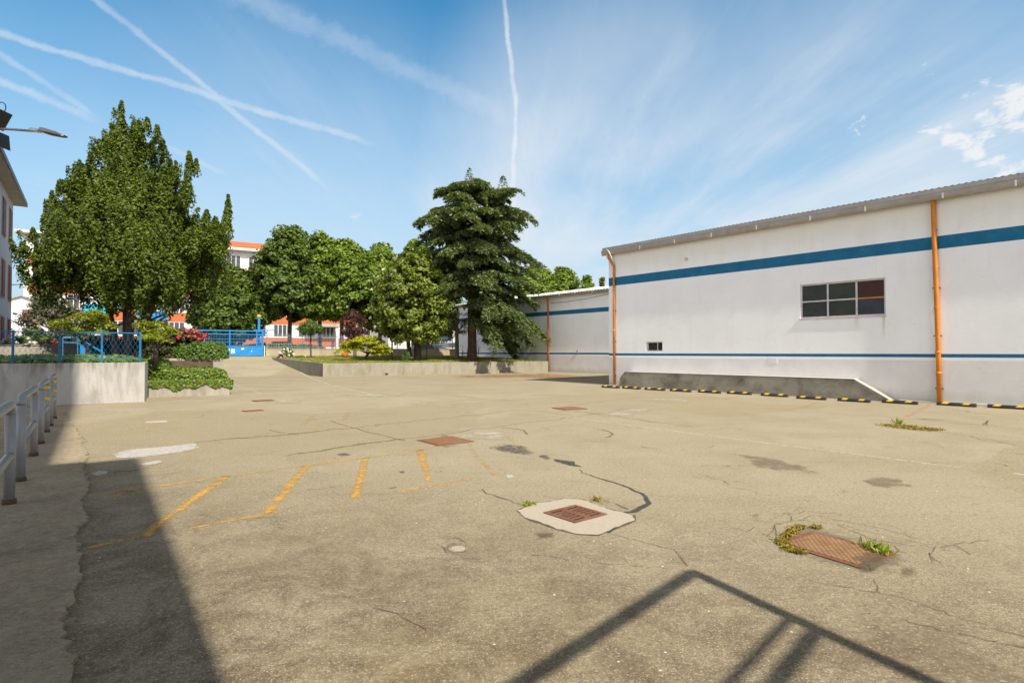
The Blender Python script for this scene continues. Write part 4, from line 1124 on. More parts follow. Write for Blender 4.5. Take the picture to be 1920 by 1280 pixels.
# wheel stops
def wheel_stops():
    pxs = [(1145, 727), (1184, 729), (1228, 731.5), (1276, 734), (1330, 736.5), (1386, 739), (1452, 743), (1521, 748.5), (1601, 753), (1687, 756.5), (1793, 761), (1892, 766)]
    words = ['leftmost black and yellow wheel stop, by the warehouse corner', 'second black and yellow wheel stop from the warehouse corner', 'third black and yellow wheel stop from the warehouse corner',
             'fourth black and yellow wheel stop from the warehouse corner', 'fifth black and yellow wheel stop from the warehouse corner', 'sixth wheel stop, just left of a short salmon bay line',
             'seventh wheel stop, in front of the mouldy ramp wall', 'eighth wheel stop, beside the middle salmon bay line', 'ninth wheel stop, in front of the sloping end of the ramp',
             'tenth wheel stop, just right of the ramp foot and its weed', 'wheel stop right at the foot of the right orange downpipe', 'rightmost wheel stop, beyond the right orange downpipe']
    rz = W_RZ
    proto = None
    Lh = 0.47
    pts = [G(*p) for p in pxs]
    for i, p in enumerate(pts):
        if proto is None:
            t = thing('wheel_stop', words[0], 'wheel stop', p, rz, 'wheel stops along the warehouse')
            b = MB()
            pr = [(-0.075, 0.0), (0.075, 0.0), (0.072, 0.055), (0.045, 0.10), (-0.045, 0.10), (-0.072, 0.055)]
            b.extrude_profile(pr, -Lh, Lh)
            b.build('body', M['rubber'], t, bevel=0.008)
            for (x0, x1) in ((-0.33, -0.17), (0.17, 0.33)):
                y = MB(); q = 0.03
                for (a, bb) in (((-0.0725, 0.056), (-0.0455, 0.1015)), ((-0.045, 0.1035), (0.045, 0.1035)), ((0.0455, 0.1015), (0.0725, 0.056))):
                    y.quad((x0 - q, a[0] - 0.003 * (a[0] < 0), a[1]), (x1 - q, a[0] - 0.003 * (a[0] < 0), a[1]), (x1 + q, bb[0] - 0.003 * (bb[0] < 0), bb[1] + 0.001), (x0 + q, bb[0] - 0.003 * (bb[0] < 0), bb[1] + 0.001))
                y.build('reflector', M['yellow'], t)
            proto = t
        else:
            dup(proto, p, rz + random.Random(i).uniform(-0.045, 0.045), label=words[i])
wheel_stops()

# ================================================================== RAILING (grey hoops) on the pavement
def grey_railing():
    rd = np.array([-0.735, 1.0]); rd = rd / np.linalg.norm(rd)
    rz = math.atan2(rd[1], rd[0])
    units = [((2, 1010), (17, 948), 0), ((38, 905), (63, 857), 0), ((76, 834), (87, 812), 1), ((94, 800), (101, 786), 1)]
    labels = ['grey tubular hoop barrier cut off by the left edge, nearest the camera', 'complete grey tubular hoop barrier, second nearest the camera', 'grey tubular hoop barrier with yellow bands on its far post, third from the camera',
              'farthest grey tubular hoop barrier, by the concrete wall']
    for i, (pa, pb, yel) in enumerate(units):
        a = G(*pa); b = G(*pb)
        if i == 0: a = b - np.array([rd[0], rd[1], 0]) * 1.95
        Lh = float(np.linalg.norm(b - a))
        t = thing('barrier', labels[i], 'barrier', (a[0], a[1], 0.02), math.atan2(b[1] - a[1], b[0] - a[0]), 'grey hoop barriers along the pavement')
        r = 0.047; H = 1.03
        hoop = MB()
        k = 0.10
        def arc(cx, cz, a0, a1):
            return [(cx + k * math.cos(a0 + (a1 - a0) * j / 5), 0, cz + k * math.sin(a0 + (a1 - a0) * j / 5)) for j in range(6)]
        pts = arc(k, H - k, math.pi, math.pi / 2) + arc(Lh - k, H - k, math.pi / 2, 0)
        hoop.tube(pts, r, 14)
        hoop.build('top_rail', M['grey_paint'], t, smooth_shade=True)
        for x in (0, Lh):
            p = MB(); p.tube([(x, 0, 0.03), (x, 0, H - k)], r, 14); po = p.build('post', M['grey_paint'], t, smooth_shade=True)
            q = MB(); q.tube([(x, 0, -0.02), (x, 0, 0.05)], r * 1.02 + 0.012, 14); q.build('rusty_foot', M['rust'], po, smooth_shade=True)
            if yel and x > 0:
                for z_ in (0.62, 0.84):
                    q = MB(); q.tube([(x, 0, z_), (x, 0, z_ + 0.07)], r + 0.004, 14); q.build('yellow_band', M['yellow'], po, smooth_shade=True)
        m = MB(); m.tube([(r, 0, 0.50), (Lh - r, 0, 0.50)], r * 0.9, 14); m.build('mid_rail', M['grey_paint'], t, smooth_shade=True)
grey_railing()

# ================================================================== LEFT TERRACE
WT = 1.27
def terrace():
    mb = MB()
    poly = [(-45, 21.75), (-1.05, 21.75), (-1.05, 27.2), (1.35, 27.2), (1.35, 40), (0.6, 52.2), (-45, 52.2)]
    mb.prism([tuple(UV(*p)[:2]) for p in poly], -0.2, WT - 0.02)
    tag(mb.build('terrace', M['soil']), kind='structure')
    t = thing('concrete_wall', 'weathered white concrete retaining wall below the blue railing', 'wall', UV(-0.85, 21.5), math.atan2(E1[1], E1[0]))
    b = MB(); b.box((-30, 0, -0.1), (0, 0.28, WT)); b.box((-0.28, 0.28, -0.1), (0, 2.3, WT)); b.build('wall', M['wallconc'], t, bevel=0.015)
    b = MB(); b.box((-3.6, -0.04, 0.0), (0.02, -0.005, 0.03)); b.build('footing', M['bedconc'], t, bevel=0.008)
terrace()

def mesh_railing(name, label, loc, rz, L_, posts, H, mat_, top=0.0):
    t = thing(name, label, 'railing', loc, rz)
    for x in posts:
        p = MB(); p.box((x - 0.028, -0.028, -0.02), (x + 0.028, 0.028, H + 0.02)); p.build('post', mat_, t, bevel=0.004)
    r = MB(); r.box((0, -0.018, H - 0.035), (L_, 0.018, H)); r.build('top_rail', mat_, t)
    r = MB(); r.box((0, -0.015, 0.12), (L_, 0.015, 0.155)); r.build('bottom_rail', mat_, t)
    w = MB(); sp = 0.064; n = int(L_ / sp); hz = H - 0.035; lo = 0.155
    zz = [hz, lo + (hz - lo) * 0.72, lo + (hz - lo) * 0.60, lo + (hz - lo) * 0.44, lo + (hz - lo) * 0.30, lo + (hz - lo) * 0.18, lo]
    a = sp / 2 * 0.96
    for k in range(n):
        x = sp * (k + 0.5); s = 1 if k % 2 else -1
        xs = [x - s * a * 0.45, x - s * a * 0.45, x + s * a, x - s * a, x + s * a, x - s * a * 0.45, x - s * a * 0.45]
        w.tube([(xs[i], 0, zz[i]) for i in range(7)], 0.0038, 4, cap=False)
    w.build('wire_panel', mat_, t)
    return t
_rl = UV(-0.85, 21.62)
_Lr = 10.0
_posts = []
for px in (24, 112, 191, 263):
    s_, _z = on_wall(px, 640, UV(-0.85, 21.62), E1); _posts.append(_Lr + s_ + 0.0)
_posts = [p for p in _posts] + [_posts[0] - 1.9, _posts[0] - 3.8]
mesh_railing('blue_railing', 'blue steel railing with diamond wire mesh on the concrete wall', UV(-0.85 - _Lr, 21.62, WT), math.atan2(E1[1], E1[0]), max(_posts) + 0.03, _posts, 0.95, M['blue_rail'])

# stair handrail behind the railing
def stair_rail():
    a = atY(118, 633, 21.5); b = atY(146, 633, 21.8); c = atY(196, 663, 22.3)
    t = thing('stair_handrail', 'blue sloping stair handrail behind the mesh railing', 'handrail', (a[0], a[1], WT - 0.02))
    m = MB(); m.tube([a, b, c], 0.035, 6); m.tube([a + [0, 0, -0.18], b + [0, 0, -0.2], c + [0, 0, -0.2]], 0.02, 6)
    m.build('rail', M['blue'], t, world_space=True)
    for p in (a, b):
        m = MB(); m.tube([p, (p[0], p[1], WT - 0.02)], 0.025, 6); m.build('post', M['blue_dark'], t, world_space=True)
    # blue board below the rail
    m = MB(); q0 = atY(150, 645, 22.6); q1 = atY(168, 656, 22.8)
    m.quad((q0[0], q0[1], WT), (q1[0], q1[1], WT), (q1[0], q1[1], q1[2]), (q0[0], q0[1], q0[2])); m.quad((q0[0], q0[1] + .03, WT), (q1[0], q1[1] + .03, WT), (q1[0], q1[1] + .03, q1[2]), (q0[0], q0[1] + .03, q0[2]))
    m.build('side_board', M['blue'], t, world_space=True)
stair_rail()

def box_planter(name, label, u0, u1, v0, v1, z0, z1, mat_):
    t = thing(name, label, 'planter', UV(u0, v0), math.atan2(E1[1], E1[0]))
    w = u1 - u0; d = v1 - v0; th = 0.14
    b = MB()
    b.box((0, 0, z0), (w, th, z1)); b.box((0, d - th, z0), (w, d, z1)); b.box((0, th, z0), (th, d - th, z1)); b.box((w - th, th, z0), (w, d - th, z1))
    b.build('box', mat_, t, bevel=0.015)
    s = MB(); s.box((th, th, z0), (w - th, d - th, z1 - 0.06)); s.build('soil', M['soil'], t)
    return t
box_planter('planter', 'low concrete planter at ground level, overhung by ivy', -0.83, 1.75, 23.85, 26.9, -0.1, 0.55, M['planter'])
box_planter('planter', 'raised concrete planter carrying the rounded hedge, behind the ivy', -0.4, 1.72, 27.25, 29.6, 0.0, 1.34, M['planter'])

def leaf_box(name, label, cat, mat_, u0, u1, v0, v1, z0, z1, n, size, seed, rnd=0.25, hang=0.0, hang_front=False, extra=None):
    """foliage filling a rounded box in (u, v, z): a hedge or a mass of ivy"""
    rng = np.random.default_rng(seed)
    t = thing(name, label, cat, UV((u0 + u1) / 2, (v0 + v1) / 2, z0), math.atan2(E1[1], E1[0]))
    hu, hv, hz = (u1 - u0) / 2, (v1 - v0) / 2, (z1 - z0)
    d = unit(rng.normal(size=(n, 3))); d[:, 2] = np.abs(d[:, 2])
    # superellipsoid shell
    k = 4.0
    rr = 1.0 / (np.sum(np.abs(d) ** k, axis=1) ** (1 / k))
    depth = rng.uniform(0.72, 1.03, n)
    q = d * (rr * depth)[:, None]
    lump = 1 + 0.10 * np.sin(q[:, 0] * 5 + seed) * np.cos(q[:, 1] * 4) + 0.05 * np.sin(q[:, 0] * 13 + 2 * seed)
    cen = np.stack([q[:, 0] * hu, q[:, 1] * hv, q[:, 2] * hz * lump], 1)
    nr = unit(d * 0.9 + rng.normal(0, 0.5, (n, 3)) + np.array([0, 0, 0.35]))
    if hang_front:
        m = int(n * 0.28)
        x = rng.uniform(-hu, hu * 1.06, m)
        drop = hang * (0.35 + 0.65 * (0.5 + 0.5 * np.sin(x * 7 + 1.3) * np.sin(x * 3.1))) 
        zz = -rng.uniform(0, 1, m) ** 1.6 * drop + 0.05
        cc = np.stack([x, np.full(m, -hv - 0.04) - rng.uniform(0, 0.10, m), zz], 1)
        cen = np.concatenate([cen, cc]); nr = np.concatenate([nr, unit(np.array([0, -1, 0.35]) + rng.normal(0, 0.45, (m, 3)))])
        m2 = int(n * 0.12)
        y = rng.uniform(-hv, hv, m2)
        zz = -rng.uniform(0, 1, m2) ** 1.6 * hang * (0.4 + 0.6 * (0.5 + 0.5 * np.sin(y * 5)))
        cc = np.stack([np.full(m2, hu + 0.05) + rng.uniform(0, 0.1, m2), y, zz], 1)
        cen = np.concatenate([cen, cc]); nr = np.concatenate([nr, unit(np.array([1, 0, 0.35]) + rng.normal(0, 0.45, (m2, 3)))])
    N = len(cen)
    Ls = size * rng.uniform(0.7, 1.25, N)
    leaf_obj('foliage', mat_, cen, nr, Ls, Ls * 0.85, t, None, rng, 0.06)
    return t
leaf_box('ivy', 'bright green ivy spilling over the low concrete planter', 'ivy', L['ivy'], -0.85, 1.72, 23.93, 26.8, 0.52, 0.98, 15000, 0.085, 3, hang=0.36, hang_front=True)
leaf_box('ivy', 'dark-shaded ivy climbing the corner beside the concrete wall end', 'ivy', L['ivy'], -1.15, -0.15, 24.6, 27.2, 0.6, 1.36, 6000, 0.085, 8)
leaf_box('ivy', 'ivy carpet behind the blue railing under the big tree', 'ivy', L['ivy'], -5.6, -0.95, 21.9, 26.0, WT - 0.05, WT + 0.22, 9000, 0.11, 12)
leaf_box('hedge', 'dense rounded green hedge on the raised planter', 'hedge', L['hedge'], -0.2, 2.0, 27.1, 29.7, 1.32, 2.02, 8500, 0.085, 5)

# ------------------------------------------------------------------ shrubs and flowers
def shrub(name, label, cat, base, prof, n, per, rad, size, mat_, seed, aspect=0.55, flower=None, fl_n=0, fl_size=0.07, up=0.4, stems=7, flower_top=0.0):
    rng = np.random.default_rng(seed)
    t = thing(name, label, cat, base)
    cen, out = crown_points(rng, prof, n, 0.2)
    p, nn = clump_leaves(rng, cen, out, per, rad, 0.8, up)
    p[:, 2] = np.maximum(p[:, 2], 0.02)
    Ls = size * rng.uniform(0.7, 1.3, len(p))
    leaf_obj('foliage', mat_, p, nn, Ls, Ls * aspect, t, None, rng, 0.05)
    if flower is not None:
        c2, o2 = crown_points(rng, prof, fl_n * 3, 0.92)
        keep = c2[:, 2] >= prof[0][0] + flower_top * (prof[-1][0] - prof[0][0]); c2 = c2[keep][:fl_n]; o2 = o2[keep][:fl_n]
        c2 = c2 + o2 * rad * 0.75
        pp, pn = clump_leaves(rng, c2, o2, 14, fl_size * 0.7, 0.8, 0.2, 0.6)
        Lf = fl_size * rng.uniform(0.7, 1.2, len(pp))
        leaf_obj('blossoms', flower, pp, pn, Lf, Lf * 0.9, t, None, rng)
    s = MB()
    for j in range(stems):
        c = cen[rng.integers(0, n)]
        limb(s, (rng.normal(0, 0.06), rng.normal(0, 0.06), -0.05), c, 0.025, 0.008, rng, -0.05, 5, 4)
    s.build('stems', M['bark'], t)
    return t
_p = atY(336, 665, 24.6)
shrub('rose_bush', 'dark rose bush with bright red blooms beside the rounded hedge', 'rose bush', (_p[0], _p[1], 1.2), [(0, .5, .5), (0.4, .95, .7), (0.8, 1.0, .75), (1.1, .7, .95), (1.3, .3, .6)], 110, 100, 0.22, 0.09, L['rose'], 21, 0.7, L['red'], 60, 0.10, flower_top=0.66)
_p = atY(297, 668, 24.2)
shrub('dark_bush', 'dark shaded bush filling the gap between the tree and the roses', 'bush', (_p[0], _p[1], 0.9), [(0, .7, .9), (0.5, .9, 1.1), (1.0, .75, 1.0), (1.4, .3, .5)], 110, 100, 0.22, 0.10, L['rose'], 22, 0.6, L['pink'], 3, 0.09)

for _px, _lab, _sd in ((196, 'dark low bush under the big tree, behind the stair handrail', 23), (246, 'dark low bush round the feet of the big tree trunks', 24)):
    _p = atY(_px, 668, 26.8)
    shrub('dark_bush', _lab, 'bush', (_p[0], _p[1], 1.25), [(0, .7, .7), (0.4, .95, .95), (0.8, .8, .8), (1.15, .3, .3)], 80, 90, 0.2, 0.10, L['rose'], _sd, 0.6)
# ------------------------------------------------------------------ TREES
def tree_root(name, label, base, group=None):
    return thing(name, label, 'tree', base, 0, group)
def big_left_tree():
    Y = 24.0; rng = np.random.default_rng(77)
    b = atY(241, 668, Y); base = np.array([b[0], b[1], WT - 0.05])
    t = tree_root('laurel_tree', 'tall dense dark evergreen tree with upright shoots behind the blue railing', base)
    k = Y / FP
    def zz(py): return atY(241, py, Y)[2] - base[2]
    prof = [(zz(556), 1.6, 1.6), (zz(545), 2.9, 2.7), (zz(525), 3.55, 3.3), (zz(500), 3.5, 3.6), (zz(470), 3.45, 3.5), (zz(445), 3.2, 3.3), (zz(420), 2.85, 2.6), (zz(390), 2.35, 2.1),
            (zz(358), 1.85, 1.85), (zz(325), 1.3, 1.45), (zz(292), 0.85, 0.95), (zz(268), 0.45, 0.6), (zz(250), 0.15, 0.2), (zz(238), 0.05, 0.05)]
    sup, sout = crown_points(rng, prof, 165, 0.42, 0.95)
    cen = np.repeat(sup, 5, axis=0) + rng.normal(0, 1, (165 * 5, 3)) * np.array([0.26, 0.26, 0.36]); out = np.repeat(sout, 5, axis=0)
    core, cout = crown_points(rng, [(a_, b_ * .78, c_ * .78) for a_, b_, c_ in prof], 300, 0.02, 0.95)
    cen = np.concatenate([cen, core]); out = np.concatenate([out, cout])
    per = 165
    N = len(cen)
    # upright tapering shoots
    ln = rng.uniform(0.7, 1.35, N); rd = rng.uniform(0.20, 0.36, N)
    axis = unit(out * np.array([0.35, 0.35, 0.1]) + np.array([0, 0, 1.0]) + rng.normal(0, 0.18, (N, 3)))
    tt = rng.uniform(-0.5, 0.5, (N, per)) 
    taper = np.clip(1.0 - (tt + 0.5) ** 1.5 * 0.72, 0.2, 1)
    a = unit(rng.normal(size=(N, per, 3)))
    pos = cen[:, None, :] + axis[:, None, :] * (tt * ln[:, None])[..., None] + a * (rd[:, None] * taper * rng.uniform(0.3, 1, (N, per)) ** 0.5)[..., None]
    nr = unit(a * 0.7 + axis[:, None, :] * 0.5 + out[:, None, :] * 0.3 + rng.normal(0, 0.5, (N, per, 3)))
    pos = pos.reshape(-1, 3); nr = nr.reshape(-1, 3)
    # leading shoots that stand out of the outline
    spikes = [(228, 190, .55, .20), (228, 215, .7, .3), (276, 222, .6, .26), (295, 236, .65, .24), (186, 262, .75, .24), (212, 238, .6, .25), (170, 288, .7, .25), (355, 285, 1.0, .27), (330, 302, .8, .18), (368, 298, .6, .2), (351, 330, 1.1, .42), (305, 262, .7, .28), (250, 245, .8, .4),
              (428, 366, .9, .22), (424, 396, 1.0, .36), (404, 408, .9, .36), (414, 425, 1.0, .42), (392, 420, .9, .4), (149, 300, .7, .2), (126, 335, .6, .22), (110, 343, .5, .18), (98, 358, .6, .2), (86, 395, .5, .22), (62, 428, .5, .25), (44, 455, .5, .3), (40, 500, .25, .16), (388, 395, .7, .3), (262, 230, .7, .25), (200, 255, .9, .35), (412, 440, .9, .4), (140, 330, .8, .35), (318, 300, .9, .35)]
    for (px, py, ln_, r_) in spikes:
        c = atY(px, py, Y + rng.uniform(-0.8, 0.6)) - base
        m = int(420 * (r_ / 0.25) * (ln_ / 0.7))
        r_ *= 0.8; tt = rng.uniform(0, 1, m); r_t = r_ * (0.30 + 0.9 * tt) * rng.uniform(0.3, 1, m) ** 0.5
        a = unit(rng.normal(size=(m, 3)))
        pos = np.concatenate([pos, c + np.stack([np.zeros(m), np.zeros(m), -tt * ln_], 1) + a * r_t[:, None]])
        nr = np.concatenate([nr, unit(a * 0.8 + np.array([0, 0, 0.5]) + rng.normal(0, 0.5, (m, 3)))])
    Ls = 0.118 * rng.uniform(0.7, 1.35, len(pos))
    leaf_obj('crown', L['oak'], pos, nr, Ls, Ls * 0.55, t, None, rng, 0.08)
    s = MB()
    stems = [((-0.45, 0.0), (-0.75, 0.1, 1.9), (-1.6, 0.2, 4.2)), ((-0.15, 0.15), (-0.22, 0.2, 2.0), (-0.5, 0.3, 6.5)), ((0.05, -0.1), (0.15, -0.1, 2.1), (0.2, 0.0, 8.2)), ((0.32, 0.05), (0.62, 0.1, 1.7), (1.5, 0.2, 4.6)), ((0.2, 0.25), (0.4, 0.4, 2.0), (0.9, 0.7, 5.6))]
    for (b0, m_, e_) in stems:
        a0 = np.array([b0[0], b0[1], -0.1]); m_ = np.array(m_); e_ = np.array(e_)
        pts = [a0 * (1 - q) ** 2 + 2 * q * (1 - q) * m_ + e_ * q * q for q in np.linspace(0, 1, 9)]
        s.tube(pts, list(np.linspace(0.20, 0.05, 9)), 9)
        for q in range(8):
            c = cen[rng.integers(0, N)]
            st = pts[rng.integers(3, 8)]
            if c[2] > st[2] - 0.3: limb(s, st, c, 0.05, 0.012, rng, 0.02, 5, 4)
    s.tube([(0.62, .05, 1.35), (0.95, .0, 1.75), (1.5, -.1, 1.95), (2.2, -.2, 2.0)], [.06, .05, .04, .02], 6)
    s.build('trunk', M['bark'], t, smooth_shade=True)
big_left_tree()

def lawn_z(v): return 0.86 + (v - 38.2) / (52.0 - 38.2) * 0.36
BED_P0 = G(605, 706)
BU0, BV0 = uv_of(BED_P0)
def lawn_pt(px, Y):
    """point on the lawn under a pixel column at depth Y"""
    x = (px - 960) / FP * Y
    p = np.array([x, Y, 0.0]); u, v = uv_of(p)
    return np.array([x, Y, lawn_z(v)])

def cedar():
    rng = np.random.default_rng(31)
    Y = 45.2; base = lawn_pt(885, Y); base[2] -= 0.03
    t = tree_root('cedar_tree', 'tall dark conifer with drooping tiered boughs beside the white warehouse', base)
    k = Y / FP
    def zz(py): return atY(885, py, Y)[2] - base[2]
    top = zz(318)
    # (height, left reach, right reach) of the bough tips
    prof = [(zz(640), 1.2, 3.0), (zz(600), 2.2, 4.9), (zz(560), 3.2, 5.6), (zz(520), 3.6, 5.3), (zz(480), 3.9, 5.0), (zz(440), 4.8, 4.6), (zz(400), 4.2, 4.7), (zz(375), 3.3, 3.3), (zz(358), 2.2, 2.6), (zz(345), 1.2, 1.6), (zz(335), 0.5, 0.7), (top, 0.1, 0.1)]
    C, Nn, A, Ls, Ws = [], [], [], [], []
    tr = MB()
    boughs = []
    z_list = []
    z = zz(600)
    while z < top - 1.0:
        f = (z - zz(600)) / (top - zz(600))
        nb = int(round(10 - 4 * f))
        for j in range(nb): z_list.append(z + rng.normal(0, 0.34))
        z += 0.62 - 0.18 * f
    for i, z0 in enumerate(z_list):
        th = i * 2.399963 + rng.normal(0, 0.25)
        # the tip hangs below the root; look the reach up at tip height
        if z0 < zz(548) and math.cos(th) < 0.30: continue
        rl, rr = prof_at(prof, z0)
        reach = (rl + rr) / 2 + (rr - rl) / 2 * math.cos(th)
        reach *= rng.uniform(0.55, 1.14)
        dirv = np.array([math.cos(th), math.sin(th), 0])
        frac = (z0 - zz(600)) / (top - zz(600))
        rise = 0.20 + 0.30 * frac + rng.normal(0, 0.08); droop = 0.46 - 0.10 * frac + (0.14 if frac < 0.12 else 0) + rng.normal(0, 0.05)
        T = np.linspace(0, 1, 12)
        sp = np.array([dirv * reach * q + np.array([0, 0, z0 + reach * (rise * q - droop * q * q * 1.2)]) for q in T])
        tr.tube(sp[::2], list(np.linspace(0.075, 0.015, len(sp[::2]))), 5)
        side = np.array([-dirv[1], dirv[0], 0])
        nsec = int(14 + reach * 7.5)
        for s_ in range(nsec):
            q = rng.uniform(0.16, 1.0); p0 = np.array([np.interp(q, T, sp[:, c]) for c in range(3)])
            sgn = 1 if s_ % 2 else -1
            ln = (0.30 + 0.30 * reach * (1 - q * 0.72)) * rng.uniform(0.6, 1.15)
            dd = unit(dirv * rng.uniform(0.5, 1.1) + side * sgn * rng.uniform(0.3, 1.1) + np.array([0, 0, rng.uniform(-0.05, 0.15)]))
            m = int(14 + 24 * ln)
            w = rng.uniform(0, 1, m)
            pts = p0 + dd * (w * ln)[:, None]
            pts[:, 2] -= 0.55 * ln * w * w + np.abs(rng.normal(0, 0.13, m))
            sd = np.cross(dd, np.array([0, 0, 1.0])); sd /= np.linalg.norm(sd) + 1e-9
            ax = unit(dd * 0.7 + sd * rng.choice([-1, 1], m)[:, None] * rng.uniform(0.2, 0.9, m)[:, None] + np.array([0, 0, -0.60]) + rng.normal(0, 0.22, (m, 3)))
            C.append(pts + ax * 0.10); A.append(ax)
            Nn.append(unit(np.array([0, 0, 1.0]) + rng.normal(0, 0.40, (m, 3))))
            Ls.append(rng.uniform(0.26, 0.46, m)); Ws.append(rng.uniform(0.09, 0.15, m))
    # leader and its neighbours
    for (px, py, ln_) in ((880, 316, 1.9), (943, 330, 1.5), (862, 346, 1.1), (915, 342, 1.0), (900, 350, 1.3), (925, 352, 1.4), (845, 352, 1.0)):
        c = atY(px, py, Y + rng.uniform(-.8, .8)) - base; m = 240
        w = rng.uniform(0, 1, m); a = rng.uniform(0, 2 * math.pi, m)
        r_ = (0.14 + 0.85 * w)
        ax = np.stack([np.cos(a), np.sin(a), -0.15 - 0.2 * w], 1)
        C.append(c + np.stack([np.cos(a) * r_ * 0.6, np.sin(a) * r_ * 0.6, -w * ln_], 1)); A.append(unit(ax)); Nn.append(unit(np.array([0, 0, 1.0]) + rng.normal(0, 0.4, (m, 3))))
        Ls.append(rng.uniform(0.2, 0.36, m)); Ws.append(rng.uniform(0.06, 0.1, m))
    leaf_obj('crown', L['cedar'], np.concatenate(C), np.concatenate(Nn), np.concatenate(Ls), np.concatenate(Ws), t, np.concatenate(A), rng)
    pts = [(0, 0, -0.1), (0, 0, 0.25), (0.02, 0, 1.2), (-0.03, 0, 4), (0, 0, 8), (0, 0, 12), (-0.1, 0, top - 0.5)]
    tr.tube(pts, [0.62, 0.42, 0.36, 0.32, 0.22, 0.13, 0.03], 14)
    tr.build('trunk', M['bark_red'], t, smooth_shade=True)
cedar()

def broad_tree(name, label, base, prof, mat_, seed, n=150, per=110, rad=0.7, size=0.2, aspect=0.6, trunks=((0, 0, .18),), bark='bark', group=None, flat=0.7, up=0.55, shell=0.3, fork=0.35, flower=None, fl_n=0, fl_size=0.2, depth=1.0):
    rng = np.random.default_rng(seed)
    t = tree_root(name, label, base, group)
    cen, out = crown_points(rng, prof, n, shell, depth)
    rads = rad * rng.uniform(0.6, 1.25, n)
    p, nn = clump_leaves(rng, cen, out, per, rads, flat, up)
    Ls = size * rng.uniform(0.65, 1.3, len(p))
    leaf_obj('crown', mat_, p, nn, Ls, Ls * aspect, t, None, rng, 0.06)
    if flower is not None:
        c2, o2 = crown_points(rng, prof, fl_n, 0.95); c2 = c2 + o2 * rad * 0.8
        pp, pn = clump_leaves(rng, c2, o2, 12, fl_size * 0.5, 0.8, 0.3, 0.5)
        leaf_obj('blossoms', flower, pp, pn, np.full(len(pp), fl_size), np.full(len(pp), fl_size * 0.7), t, None, rng)
    s = MB()
    z0 = prof[0][0]; zt = prof[-1][0]
    for (tx, ty, r_) in trunks:
        topz = z0 + (zt - z0) * 0.6
        pts = [(tx, ty, -0.12), (tx * 1.0, ty, 0.15), (tx * 1.3 + rng.normal(0, .05), ty, z0 * 0.6 + 0.2), (tx * 1.8 + rng.normal(0, .1), ty, z0 + (zt - z0) * fork), (tx * 2 + rng.normal(0, .2), ty * 2, topz)]
        s.tube(pts, [r_ * 1.45, r_ * 1.08, r_, r_ * 0.75, r_ * 0.25], 10)
        for q in range(14):
            c = cen[rng.integers(0, n)]; f = rng.uniform(0.45, 1.0)
            st = np.array([tx * 1.5, ty, z0 * 0.8 + (topz - z0) * f * 0.7])
            if c[2] > st[2]: limb(s, st, c, r_ * 0.42, 0.02, rng, 0.05, 6, 5)
    s.build('trunk', M[bark], t, smooth_shade=True)
    return t

def magnolia():
    Y = 43.0; base = lawn_pt(780, Y)
    def zz(py): return atY(780, py, Y)[2] - base[2]
    k = Y / FP
    prof = [(zz(640), 1.9, 1.4), (zz(622), 2.7, 2.1), (zz(590), 3.1, 2.4), (zz(550), 3.1, 2.6), (zz(515), 2.5, 2.2), (zz(490), 1.6, 1.3), (zz(468), 0.4, 0.3)]
    broad_tree('magnolia_tree', 'yellowish green magnolia with glossy leaves left of the cedar', base, prof, L['magnolia'], 41, n=330, per=85, rad=0.52, size=0.30, aspect=0.55,
               trunks=((0.12, 0.0, .27), (-0.42, 0.1, .15)), bark='bark', flower=L['white'], fl_n=16, fl_size=0.2)
magnolia()

# street trees behind the fence, each with its own crown
def street_trees():
    g = 'trees along the street behind the fence'
    SZ = 1.22
    def tr(px, Y, pxl, pxr, ytop, ybot, mat_, seed, label, r=.2, name='street_tree', n=170, per=110, rad=.8, size=.34, round_=1.0, depth=1.0, trunk=True):
        x = (px - 960) / FP * Y; k = Y / FP
        base = np.array([x, Y, SZ])
        zt = atY(px, ytop, Y)[2] - SZ; zb = atY(px, ybot, Y)[2] - SZ
        l_ = (px - pxl) * k; r_ = (pxr - px) * k
        h = zt - zb
        q = [(0, .45), (.10, .78), (.25, .98), (.45, 1.0), (.62, .88), (.78, .66), (.90, .40), (1.0, .08)]
        prof = [(zb + h * a + 0.3, max(0.1, l_ * b - 0.15), max(0.1, r_ * b - 0.15)) for a, b in q]
        broad_tree(name, label, base, prof, mat_, seed, n=int(n * 1.35), per=int(per * 1.35), rad=rad, size=size, aspect=.72, trunks=((0, 0, r),), group=g, depth=depth)
    tr(430, 55, 365, 500, 505, 640, L['street_dark'], 51, 'broad low dark tree hanging over the far side of the blue gate', n=230, per=100)
    tr(543, 57, 476, 610, 430, 600, L['street_dark'], 52, 'tallest dark rounded street tree, just right of the blue gate', n=240, per=110)
    tr(600, 58, 560, 668, 447, 600, L['street'], 53, 'mid green street tree right of the tallest dark tree', n=200)
    tr(640, 57, 610, 715, 452, 600, L['street'], 54, 'mid green street tree above the entrance canopy of the school', n=200)
    tr(712, 60, 660, 772, 465, 620, L['street'], 55, 'paler street tree partly behind the left side of the magnolia', n=190)
    tr(775, 63, 735, 830, 455, 625, L['street'], 56, 'street tree whose top shows between magnolia and cedar', n=180)
    tr(818, 60, 800, 862, 520, 640, L['street_dark'], 57, 'thin trunked street tree behind the magnolia, near the warehouse end', n=110, per=90, r=.18)
    tr(1005, 76, 955, 1055, 500, 600, L['street'], 58, 'green tree rising behind the low warehouse roof, next to the cedar', n=150)
    tr(1052, 78, 1015, 1098, 507, 600, L['street'], 59, 'rounded green tree behind the low warehouse roof, right of the first', n=150)
    tr(1101, 84, 1085, 1116, 525, 600, L['street'], 60, 'small green treetop behind the low warehouse roof, by the tall warehouse corner', n=60, per=80)
    tr(1129, 90, 1124, 1135, 527, 600, L['street_dark'], 61, 'tiny treetop peeking over the white roof at the tall warehouse corner', n=26, per=60, rad=.5)
